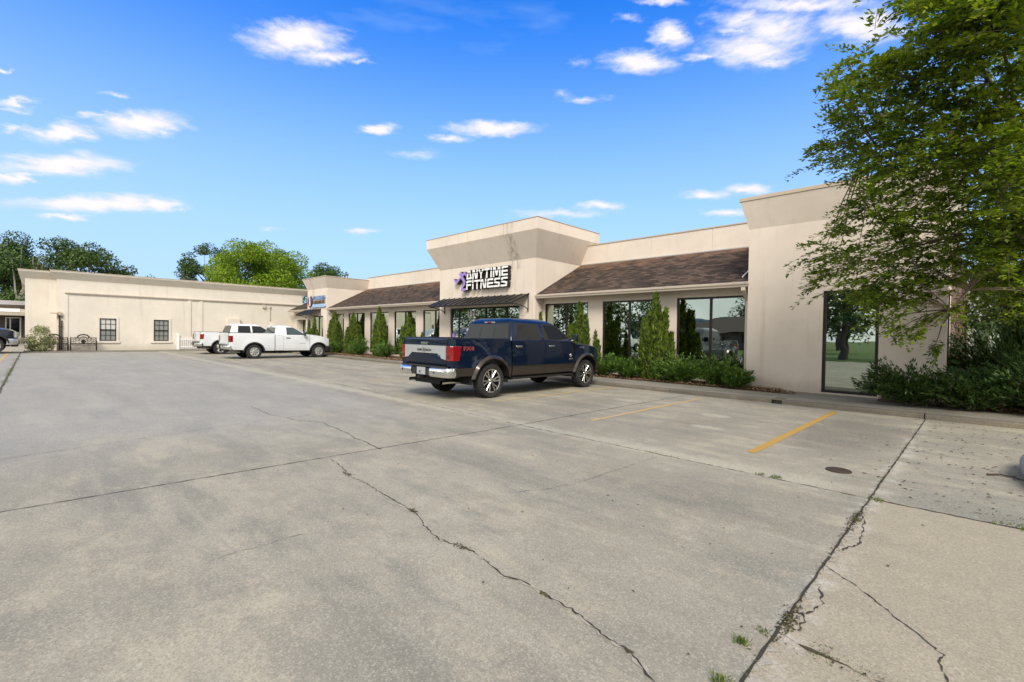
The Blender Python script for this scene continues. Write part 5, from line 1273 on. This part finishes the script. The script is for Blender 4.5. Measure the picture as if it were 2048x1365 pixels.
def blob(cx_, cy_, cz_, R_, rz_, n, rr_, seed):
    """clumps spread through an ellipsoid, most near its surface"""
    r2 = np.random.default_rng(seed); out = []
    while len(out) < n:
        d = r2.normal(size=3); d /= np.linalg.norm(d)
        if d[2] < -.9: continue
        k_ = .45+.55*r2.random()**.5
        out.append((cx_+d[0]*R_*k_, cy_+d[1]*R_*k_, cz_+d[2]*rz_*k_, rr_*r2.uniform(.6,1.15)))
    return out
G = 'trees standing behind the wing building'
FT = [
 ('oak_tree',(-71,-3.4,6.0),4.6,4.3,48,'mid','dark leafy tree nearest the left edge, above the low building'),
 ('oak_tree',(-71.5,.6,7.4),3.9,3.9,46,'dark','tall dark tree with pale bare branches rising above the wing corner'),
 ('oak_tree',(-63,3.6,6.8),3.2,3.1,42,'dark','dark round crowned tree above the wing roof, right of the bare branched one'),
 ('oak_tree',(-66,6.4,6.4),1.9,2.1,26,'mid','small dark tree top where the left tree mass slopes down to the roof'),
 ('oak_tree',(-70,8.8,7.0),1.1,1.2,12,'mid','smallest round tree top alone over the wing roof'),
 ('oak_tree',(-72,13.2,8.0),1.9,1.3,9,'dark','low dark tree top just left of the tall dark tree'),
 ('oak_tree',(-73.5,16.6,9.0),3.3,3.8,44,'dark','tall dark tree left of the bright green tree'),
 ('elm_tree',(-57.5,17.6,6.9),4.7,4.1,78,'bright','bright yellow green broad tree above the wing roof'),
 ('oak_tree',(-76,25.5,10.6),3.4,3.4,40,'dark','dark sparse tree top poking up behind the bright green tree'),
 ('oak_tree',(-65,28.6,8.0),2.8,2.6,36,'mid','dark green round tree above the small clinic tower'),
]
for i, (nm, c, R_, rz_, n, mt_, lab) in enumerate(FT):
    cl = blob(*c, R_, rz_, n, R_*.30, 20+i)
    tree(nm, (c[0],c[1],0), (c[0],c[1],c[2]), cl, 360 if mt_ != 'bright' else 300, .24 if R_ > 2 else .18, M['leaf_'+mt_], lab, G, trunk_r=.32)
tk = MB()
rr = random.Random(3)
for i in range(13):
    a = Vector((-67.6,rr.uniform(-1.9,.6),4.2)); b_ = a+Vector((rr.uniform(-.6,.6),rr.uniform(-1.8,2.0),rr.uniform(3.0,5.2))); tk.tube(limb_pts(a,b_,.05,5,i), [.10,.08,.06,.045,.03,.012], 5)
bt = tk.build('bare_branch', simple('pale_bark', (.30,.27,.23), .9), None)
root = [o for o in bpy.data.objects if o.parent is None and o.get('label','').startswith('tall dark tree with pale')][0]
bt.parent = root; bt.matrix_parent_inverse = root.matrix_basis.inverted()

# the large tree on the right, its branches hanging across the tower
CLP = [(1.1,13.1,2.6),(.85,12.9,3.0),(.55,13.3,2.5),(1.3,12.6,3.2),(.9,12.2,3.4),(.35,13.2,2.9),(.65,12.8,2.1),(1.0,12.9,2.0),(.25,13.6,3.3),(.0,13.5,3.1),(-.2,13.6,3.5),(.1,13.9,2.6),(.5,14.2,2.8),(.3,12.0,3.9),(.6,11.4,4.0),(.1,12.4,3.6),(-0.33,12.71,3.9),(0.63,10.9,3.91),(0.39,9.52,6.18),(-0.48,9.5,4.21),(-1.44,10.93,2.61),(0.06,8.89,5.81),(-0.3,8.63,6.0),(0.83,12.05,2.82),(-1.4,10.94,2.32),(-0.56,10.95,4.0),(0.41,9.78,5.41),(-1.27,9.91,4.34),(-1.13,9.46,5.81),(0.23,9.41,4.45),(-1.41,11.27,5.53),(-0.09,8.66,6.23),(0.56,9.6,6.56),(0.12,11.24,2.95),(-1.2,11.21,4.82),(-2.11,12.88,4.1),(0.65,11.4,2.37),(-1.29,11.04,6.23),(-0.69,12.69,3.71),(-0.33,12.06,2.63),(-1.35,12.1,2.66),(-0.56,10.41,5.97),(0.68,10.14,4.3),(-0.37,11.13,3.1),(-0.79,9.85,5.22),(-2.61,12.1,2.81),(0.24,9.48,6.15),(-0.28,12.31,3.51),(-2.09,11.57,3.23),(0.64,10.08,4.68),(-0.74,11.24,3.77),(-0.75,10.12,6.04),(-1.08,11.05,2.14),(-1.39,13.13,3.81),(0.15,9.43,3.45),(-1.24,11.67,4.1),(-0.2,9.92,4.21),(-0.95,13.0,3.5),(-1.08,9.58,3.98),(-1.2,10.97,3.07),(0.4,9.95,3.54),(-0.56,9.39,4.43),(-0.07,10.82,3.63),(0.15,9.34,3.98),(-0.18,10.1,5.12),(-0.94,11.45,4.36),(-0.28,8.93,6.55),(-1.38,9.96,5.52),(0.24,9.93,4.93),(0.24,9.57,3.72),(-0.35,10.13,5.56),(0.34,8.77,6.32),(-1.24,11.71,5.95),(-1.5,9.43,6.04),(0.63,10.23,5.1),(-0.39,9.83,5.94),(-0.92,9.76,5.8),(0.66,10.18,5.5),(-0.33,9.82,4.78),(0.01,9.53,6.35),(0.08,11.74,6.34),(-1.38,10.52,4.98),(-0.81,10.41,5.78),(-0.82,11.04,2.58),(0.44,10.21,4.32),(-0.95,10.98,4.72),(-0.03,10.51,4.05),(0.28,9.26,5.72),(-1.51,11.48,3.59),(0.16,8.88,6.17),(-1.64,10.86,3.26),(-0.47,10.08,4.1),(-0.55,8.59,6.07),(-1.45,9.35,5.54),(0.03,11.14,5.56),(0.5,11.72,5.11),(0.04,9.89,7.12),(-0.8,9.89,7.02),(-1.57,10.26,5.25),(-0.08,10.18,3.76),(-1.55,11.79,4.39),(-2.0,11.55,5.6),(-0.95,9.91,4.67),(0.58,11.23,4.28),(0.25,10.92,5.86),(0.68,11.78,3.26),(-0.09,11.35,2.88),(-0.13,10.5,4.68),(0.37,11.7,2.79),(0.53,9.03,5.54),(-1.77,11.57,4.23),(-0.58,10.83,5.78),(0.44,8.4,5.76),(-0.64,9.79,7.14),(-0.92,11.04,5.37),(-1.05,11.98,2.97),(0.17,13.1,2.87),(-2.31,12.71,3.91),(-1.09,11.77,7.0),(-1.95,10.98,5.75),(0.64,13.05,2.87),(0.72,11.02,3.63),(-1.73,11.48,5.09),(0.4,10.2,4.87),(0.09,9.69,4.41),(-0.23,9.24,6.03),(-0.27,10.88,4.14),(0.3,9.32,3.92),(-0.64,11.54,2.6),(-1.58,11.35,6.6),(0.6,9.96,6.24),(-0.71,9.76,7.44),(0.25,12.05,3.5),(-0.63,11.5,5.39),(-1.48,11.62,3.97),(-0.88,11.58,3.61),(-0.09,10.98,3.42),(0.29,10.16,5.27),(-0.14,8.31,5.78),(-0.87,9.99,6.82),(-2.34,12.02,3.01),(-1.78,10.02,5.66),(0.71,13.15,3.2),(0.41,12.89,3.8),(-2.08,13.13,2.82),(-0.74,11.4,2.9),(-0.27,11.11,3.9),(-1.75,11.39,4.76),(0.77,10.98,4.05),(-0.62,8.81,5.84),(-0.14,10.84,5.06),(-0.12,9.45,5.33),(-0.1,9.69,5.7),(0.55,8.68,5.19),(-0.38,9.53,4.43),(0.23,9.85,6.95),(-0.59,11.36,5.65),(-0.58,9.54,5.92),(-0.77,8.28,6.49),(-0.48,9.3,6.17),(-0.79,11.46,2.32),(-0.15,13.0,3.39),(0.35,12.81,3.21),(-0.47,9.66,7.25),(-0.78,11.12,4.46),(-1.18,12.52,3.95),(-2.04,12.85,3.25),(-1.01,10.31,5.69),(0.62,12.99,3.81),(-1.8,10.25,6.1),(-1.65,12.54,3.15),(0.49,11.59,4.18),(0.44,12.07,3.31),(-0.33,10.2,5.34),(0.05,10.33,4.99),(0.84,11.75,3.48),(-0.43,9.44,6.66),(0.48,11.14,5.41),(0.09,11.97,3.69),(0.38,9.34,5.87),(-0.27,10.13,5.8),(-0.4,12.63,3.02),(0.87,12.21,3.14),(-1.83,10.58,4.86),(0.45,12.03,2.54),(0.66,9.58,3.94),(0.44,9.76,5.81),(-0.06,8.86,5.66),(0.62,11.13,5.7),(0.8,11.08,2.25),(0.59,10.94,4.69),(0.11,12.08,3.34),(0.09,9.28,5.77),(-1.15,11.0,5.37),(0.32,9.11,6.29),(-0.83,9.85,3.65),(-0.03,11.07,4.44),(0.25,9.7,4.25),(-0.13,8.48,6.36),(-0.54,12.02,3.96),(-2.17,11.32,5.33),(-0.6,11.58,3.18),(-1.1,11.66,2.47),(-0.23,9.42,6.58),(-0.9,11.69,5.29),(-1.05,10.93,4.45),(-1.11,12.24,3.31),(-2.25,11.05,3.2),(-0.34,9.13,5.91),(-1.73,10.99,5.83),(-2.15,9.86,5.0),(-1.34,11.93,1.92),(-1.16,12.56,1.78),(-0.74,11.05,1.63),(-0.66,13.15,1.38),(-0.75,12.16,1.92),(-0.37,11.41,2.07),(-1.22,12.26,2.33)]
big = empty('crepe_myrtle', (.72,15.0,.1), label='large spreading green tree at the right, its branches hanging across the tower wall', cat='tree')
tk = MB(); O_ = Vector((.72,15.0,.1)); stems = []
for (tx, ty, tz, r_) in ((.15,14.0,4.0,.11),(.75,13.4,4.6,.13),(1.2,12.9,3.9,.10),(.45,14.9,3.2,.08)):
    p = limb_pts(Vector(((tx-.72)*.15,(ty-15)*.12,-.1)), Vector((tx,ty,tz))-O_, .02, 8, int(tx*10+50)); stems.append(p)
    tk.tube(p, [r_*(1.1-.065*i) for i in range(9)], 10)
rr = random.Random(8); order = list(range(len(CLP))); rr.shuffle(order); hubs = []
for i in order[:22]:
    c = Vector(CLP[i])-O_; s_ = min(stems, key=lambda q: (q[-1]-c).length); a = s_[rr.choice((5,6,7,8))]
    lp = limb_pts(a, c, .07, 7, i); tk.tube(lp, [.065*(1-.115*j) for j in range(8)], 6); hubs += lp[2:]
for c_ in CLP:
    c = Vector(c_)-O_; h_ = min(hubs, key=lambda q: (q-c).length if (q-c).length > .15 else 9)
    if (h_-c).length > .1: tk.tube(limb_pts(h_, c, .04, 4, 1), [.016,.013,.011,.009,.004], 5)
tk.build('trunk', simple('smooth_tan_bark', (.17,.125,.09), .8, var=.4, bump=.3, scale=3), big, smooth=60)
vs = []; twg = MB(); TT = Vector((.6,13.8,3.4))
for ci, c_ in enumerate(CLP):
    c = np.array(Vector(c_)-O_); out = np.array((Vector(c_)-TT).normalized()); lonely = ci > len(CLP)-9
    for k_ in range(9 if not lonely else 5):
        st_ = c+rng.normal(size=3)*np.array([.15,.15,.12])*(1 if not lonely else .5)
        dr_ = out*.75+rdir(1)[0]*.62; dr_[2] = dr_[2]*.45-.05; dr_ /= np.linalg.norm(dr_)
        Lt = rng.uniform(.35,.78)*(1 if not lonely else .6); nl = 34; u = np.sort(rng.random(nl))
        cur = st_+dr_*((u-.35)*Lt)[:,None]; cur[:,2] -= (u**2)*.16
        sd_ = np.cross(dr_, [0,0,1]); sd_ /= np.linalg.norm(sd_)+1e-9
        sgn = np.where(np.arange(nl)%2 == 0, 1, -1)[:,None]
        cur += sd_*sgn*rng.uniform(0,.05,(nl,1))+rng.normal(size=(nl,3))*.018
        D = dr_*.8+sd_*sgn*.75+rng.normal(size=(nl,3))*.32; Nn = np.array([0,0,1.])+rng.normal(size=(nl,3))*.4
        l = rng.uniform(.075,.145,nl)*(1-.25*u); vs.append(leafquads(cur, D, Nn, l, l*.44, .18))
        if k_%2 == 0: twg.tube([tuple(st_-dr_*Lt*.35), tuple(st_+dr_*Lt*.15), tuple(st_+dr_*Lt*.6-np.array([0,0,.14]))], [.006,.004,.002], 3, cap=False)
quadmesh('crown', np.concatenate(vs), M['leaf_shade'], big)
twg.build('twig', bark, big, fix=False)

# upright junipers: bundles of flame shaped plumes
def plume(x, y, z0, z1, r_, n):
    H = z1-z0; u = rng.random(n)**.85; ang = rng.random(n)*2*math.pi
    prof = r_*np.clip(np.minimum(1.15*(u+.12)**.5, 1.35*(1-u)**.72), .012, None)
    bump_ = 1+.22*np.sin(ang*3+u*9+x*7)+.19*rng.normal(size=n)
    rad = prof*bump_*(.55+.45*rng.random(n)**.4)
    P = np.column_stack([x+np.cos(ang)*rad, y+np.sin(ang)*rad, z0+u*H])
    D = np.column_stack([np.cos(ang)*.35, np.sin(ang)*.35, np.full(n,1.)])+rng.normal(size=(n,3))*.22
    Nn = np.column_stack([np.cos(ang), np.sin(ang), np.full(n,.3)])+rng.normal(size=(n,3))*.5
    l = rng.uniform(.06,.16,n); keep = (np.sin(ang*2.3+u*13+x*31)+.9*rng.normal(size=n)) > -1.15
    return leafquads(P[keep], D[keep], Nn[keep], l[keep], l[keep]*.26, .1)
def upright(base, plumes, label, dens=1.0, name='upright_juniper'):
    t = empty(name, (base[0],base[1],.11), label=label, cat='shrub', group='upright junipers along the shop windows')
    bx, by = base[:2]; st_ = MB(); vs = []
    for (dx, dy, h_, r_) in plumes:
        vs.append(plume(dx, dy, -.02 if h_ > 1.2 else .0, h_-.11, r_, int(5200*dens*r_*h_)))
        st_.tube([(dx*.3,dy*.3,-.1),(dx,dy,h_*.4),(dx,dy,h_*.9)], [.03,.02,.006], 5)
    st_.build('trunk', bark, t); quadmesh('foliage', np.concatenate(vs), M['leaf_conifer'], t)
    return t
def bundle(h_, w_, n, seed, tips=()):
    r2 = random.Random(seed); w_ *= .9; out = [(0,0,h_,w_*.42)]
    for i in range(n):
        a = 2*math.pi*i/n+r2.uniform(-.4,.4); d_ = w_*r2.uniform(.34,.62); out.append((math.cos(a)*d_, math.sin(a)*d_*.7, h_*r2.uniform(.5,.8), w_*r2.uniform(.22,.34)))
    return out+list(tips)
upright((-30.25,13.9), bundle(2.80,.95,8,1), 'tall upright juniper farthest left, right beside the clinic tower')
upright((-27.65,13.9), bundle(2.62,.92,8,2,[(.35,.1,1.9,.2)]), 'upright juniper second from the clinic tower, leaning between two windows')
upright((-24.50,13.9), bundle(2.88,.80,8,3,[(.42,0,2.3,.2)]), 'upright juniper with a sharp spire in the middle of the far window row')
upright((-21.50,13.9), bundle(2.40,.78,7,4,[(-.35,0,1.6,.2)]), 'upright juniper just above the blue pickup tailgate')
upright((-34.30,13.85), bundle(2.20,.42,5,5), 'small upright juniper left of the clinic door', .9)
upright((-33.30,13.85), bundle(2.40,.46,5,6), 'small upright juniper in front of the clinic door', .9)
upright((-19.75,13.6), bundle(1.45,.45,5,7), 'short yellowish upright juniper left of the gym entrance')
upright((-12.25,13.95), bundle(2.33,.30,4,8), 'slim yellow green juniper tip behind the blue pickup roof')
upright((-10.36,13.95), bundle(2.66,.68,9,9,[(.34,-.1,2.2,.16),(-.4,0,1.8,.18)]), 'yellow green upright juniper behind the blue pickup hood')
upright((-9.62,13.9), bundle(1.62,.26,4,10,[(.12,0,1.3,.12)]), 'short slim juniper spires right behind the blue pickup nose')
upright((-7.36,13.95), bundle(2.84,.62,8,11,[(.18,-.1,2.42,.13),(.36,0,2.38,.12),(-.22,-.05,2.3,.13),(-.42,0,2.05,.13),(.55,0,1.6,.14)]), 'tallest many spired juniper between the two large windows', 1.15)

# spreading junipers: arching sprays
def spreader(base, rx, ry, h_, nb, label, mat='juniper', lean=0., group='spreading junipers in the planting beds', seed=0, leaf=1.0):
    t = empty('spreading_juniper', (base[0],base[1],.11), label=label, cat='shrub', group=group)
    vs = []; st_ = MB(); r2 = np.random.default_rng(seed+50)
    for k_ in range(nb):
        a = r2.random()*2*math.pi; q = .35+.65*r2.random()**.6
        ex = math.cos(a)*rx*q+lean*h_; ey = math.sin(a)*ry*q; ez = h_*(1.0-.45*q*q)*r2.uniform(.5,1.28)
        e = np.array([ex,ey,ez]); n = 62; u = r2.random(n)**.75
        u = np.sort(.16+.84*u); ctrl = e*np.array([.35,.35,1.0])*np.array([1,1,.62])
        cur = np.outer((1-u)*2*u, ctrl)+np.outer(u*u, e)
        tan = np.outer((1-2*u)*2, ctrl)+np.outer(2*u, e); tan /= np.linalg.norm(tan, axis=1, keepdims=True)
        if k_%4 == 0: st_.tube([tuple(np.zeros(3)), tuple(ctrl*.7), tuple(e*.85)], [.014,.010,.004], 4, cap=False)
        wid = .062*(1-u)**.6+.014
        P = cur+r2.normal(size=(n,3))*wid[:,None]*np.array([1,1,.6])
        D = tan*.9+r2.normal(size=(n,3))*.42+np.array([0,0,.10]); Nn = r2.normal(size=(n,3))*.6+np.array([0,0,1.])
        l = r2.uniform(.06,.125,n)*leaf; vs.append(leafquads(P, D, Nn, l, l*.26, .1))
    st_.build('stem', bark, t, fix=False); quadmesh('foliage', np.concatenate(vs), M['leaf_'+mat], t)
    return t
SP = [((-11.9,13.75),.75,.5,.75,70,'low juniper under the entrance corner behind the blue pickup'),
 ((-9.25,13.85),.95,.55,.78,110,'low juniper beside the nose of the blue pickup'),
 ((-8.25,13.8),.75,.5,.68,80,'low juniper just left of the many spired juniper'),
 ((-6.45,13.8),1.0,.55,.82,120,'widest feathery low juniper right of the many spired juniper'),
 ((-5.35,13.85),.85,.5,.78,110,'low juniper under the right half of the large window'),
 ((-4.72,13.62),.42,.38,.62,60,'small low juniper at the foot of the downspout'),
 ((-31.4,13.5),.8,.5,.7,60,'low juniper at the nose of the white regular cab pickup'),
 ((-29.0,13.5),1.0,.5,.75,80,'low juniper between the two leftmost tall junipers'),
 ((-26.1,13.5),1.0,.5,.95,80,'low juniper before the second pier of the far window row'),
 ((-23.2,13.5),1.2,.5,.8,90,'low juniper below the middle far windows'),
 ((-20.6,13.5),.8,.5,.9,60,'low juniper just left of the blue pickup tailgate'),
 ((-.95,13.25),.90,.75,.84,125,'arching juniper with painted tree shade in front of the tall tower window'),
 ((-.05,13.35),1.0,.7,.85,140,'juniper with painted tree shade in front of the tower corner'),
 ((1.15,13.5),1.0,.8,1.15,150,'juniper with painted tree shade at the right edge below the tree'),
 ((.45,16.0),.95,1.0,1.9,240,'tall loose juniper growing behind the tower corner')]
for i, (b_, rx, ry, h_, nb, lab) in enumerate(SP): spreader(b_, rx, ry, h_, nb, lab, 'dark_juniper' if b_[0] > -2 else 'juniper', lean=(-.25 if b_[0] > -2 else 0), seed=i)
cv = empty('dark_conifer', (1.0,14.5,.1), label='tall dark conifer below the tree at the right edge', cat='tree')
MB().tube([(0,0,0),(0,0,3.2)], [.08,.02], 7).build('trunk', bark, cv)
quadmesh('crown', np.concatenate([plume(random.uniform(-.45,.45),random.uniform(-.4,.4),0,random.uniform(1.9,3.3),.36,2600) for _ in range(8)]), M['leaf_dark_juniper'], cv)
# round variegated bush by the wing corner
bu = empty('round_bush', (-39.1,.22,.06), label='round pale variegated bush at the inner corner of the wing', cat='bush')
MB().tube([(0,0,0),(0,0,.8)], [.06,.03], 6).build('stem', bark, bu)
quadmesh('foliage', crown(blob(0,0,.70,.60,.72,60,.20,5)+[(.2*math.cos(q),.25*math.sin(q),.2,.3) for q in range(6)], 2600, .085), M['leaf_vari'], bu)
# trees behind the brick wall at the right
GB = 'trees behind the building at the right'
tree('shade_tree', (1.6,26,0), (1.4,26,4), blob(1.25,26,3.9,1.7,2.6,40,.6,31), 420, .16, M['leaf_mid'], 'leafy tree beyond the brick side wall, seen under the big tree', GB, .16)
tree('shade_tree', (.7,20,0), (.7,20,3), blob(.55,20,3.2,.85,1.9,34,.40,32), 800, .11, M['leaf_dark'], 'small dark drooping tree close behind the tower corner', GB, .08)

# ------------------------------------------------------------------ what the windows mirror: trees, a house and poles across the lot
GR = 'trees across the lot mirrored in the windows'
RT = [((-7.5,-15,4.8),3.6,3.2,40,'dark','spreading dark tree across the lot mirrored in the tall tower window'),
 ((-2.2,-19,5.0),3.4,3.2,30,'mid','second tree across the lot beside the spreading dark one'),
 ((-45,-36,4.4),6.5,3.8,34,'dark','dark tree mass across the lot mirrored left of the brown house'),
 ((-58,-32,4.6),7.5,3.8,34,'mid','broad tree across the lot mirrored in the window by the pickup hood'),
 ((-76,-30,5.0),8.5,4.0,34,'dark','farthest broad tree across the lot mirrored in the entrance glass'),
 ((-96,-28,5.5),9.5,4.5,34,'mid','outermost tree across the lot mirrored in the entrance glass'),
 ((-14.5,-52,4.6),3.5,2.5,20,'dark','tree behind the brown roofed house'),
 ((4.0,-30,5.0),5.0,3.6,34,'mid','leafy tree at the far right of the grass across the lot'),
 ((-10.5,-34,5.0),4.2,3.4,30,'dark','tree between the spreading dark tree and the brown roofed house'),
 ((-24,-56,4.4),7.0,3.6,34,'mid','wide tree line clump behind the brown roofed house'),
 ((14,-26,4.6),5.5,3.6,34,'dark','dark tree between the right utility pole and the lot end'),
 ((-33,-33,4.0),4.6,3.2,28,'mid','rounded tree left of the brown roofed house'),
 ((22,-12,4.2),5.0,3.6,30,'dark','dark tree at the right end of the lot behind the camera'),
 ((25,0,4.4),5.0,3.8,30,'mid','broad tree at the right end of the lot beside the street'),
 ((23,12,4.2),4.6,3.6,30,'dark','tree past the right end of the lot beyond the boulder')]
for i, (c, R_, rz_, n, mt_, lab) in enumerate(RT):
    tree('street_tree', (c[0],c[1],0), (c[0],c[1],c[2]), blob(*c, R_, rz_, n, R_*.30, 60+i), 60, .42, M['leaf_'+mt_], lab, GR, trunk_r=.28)
hb = empty('brown_roof_house', (-23.5,-39,0), label='low brick house with brown hip roof mirrored in the large window', cat='house')
MB().box(-6.6,6.6,-5,3.4,0,2.3).build('wall', M['brick'], hb)
MB().add([(-7.3,-5.7,2.3),(7.3,-5.7,2.3),(7.3,4.1,2.3),(-7.3,4.1,2.3),(-3.2,-.8,4.6),(3.2,-.8,4.6)], [(0,1,5,4),(1,2,5),(2,3,4,5),(3,0,4)]).build('roof', simple('brown_roof', (.10,.075,.06), .9, var=.3), hb)
for x_ in (-4,-1.2,2,4.6): MB().box(x_-.5,x_+.5,3.402,3.44,.9,2.0).build('window', M['carglass'], hb)
hw_ = empty('grey_warehouse', (-40,-62,0), label='pale grey warehouse mirrored above the brown house roof', cat='warehouse')
MB().box(-12,8,-6,4,0,4.6).build('wall', simple('warehouse_wall', (.45,.46,.43), .7), hw_)
MB().prism([(-12.4,4.61),(8.4,4.61),(-2,5.5)], -6.2, 4.2, 'y').build('roof', simple('warehouse_roof', (.50,.52,.50), .6), hw_)
GP = 'utility poles across the lot'
for i, (x_, y_, lab) in enumerate(((-38,-22,'left utility pole across the lot carrying wires'),(4,-24,'right utility pole across the lot carrying wires'))):
    up_ = empty('utility_pole', (x_,y_,0), label=lab, cat='pole', group=GP)
    MB().tube([(0,0,0),(0,0,9)], [.14,.10], 8).build('pole', bark, up_); MB().box(-1.1,1.1,-.05,.05,8.3,8.45).build('crossarm', bark, up_)
wr = MB()
for (dx, sag, z_) in ((-1,.7,8.46),(1,.9,8.46),(0,1.2,7.4)):
    wr.tube([(-38+dx+(42)*u, -22+(-2)*u, z_-sag*4*u*(1-u)) for u in np.linspace(0,1,18)], .02, 4)
wr.build('overhead_wire', M['dark'], None, label='sagging overhead wires strung between the two utility poles across the lot', cat='wires')
fp = empty('flagpole', (-34,-16,0), label='flagpole with striped flag mirrored in the window behind the juniper', cat='flagpole')
MB().tube([(0,0,0),(0,0,6.4)], [.06,.04], 8).build('pole', M['silver'], fp)
fl = MB(); fr = simple('flag_red', (.4,.04,.05), .8); fwh = simple('flag_white', (.7,.7,.7), .8); fbl = simple('flag_blue', (.03,.05,.2), .8)
for i in range(13):
    z_ = 6.3-.078*(i+1); x0 = .62 if i < 7 else .04
    fl.grid([[(x,.05*math.sin(x*5),z_) for x in np.linspace(x0,1.5,9)],[(x,.05*math.sin(x*5),z_+.078) for x in np.linspace(x0,1.5,9)]], mi=i%2)
fl.grid([[(x,.05*math.sin(x*5),6.3-.546) for x in np.linspace(.04,.62,6)],[(x,.05*math.sin(x*5),6.3) for x in np.linspace(.04,.62,6)]], mi=2)
fl.build('flag', [fr,fwh,fbl], fp, fix=False)
suv = copy_tree(w2_); suv.location = (-24.5,-11.5,0); suv.rotation_euler = (0,0,R(8))  # copied pickup stands in for an SUV across the lot
tag(suv, 'white pickup standing in for an SUV mirrored in the window left of the juniper', 'pickup truck', 'pickups parked in the lot')
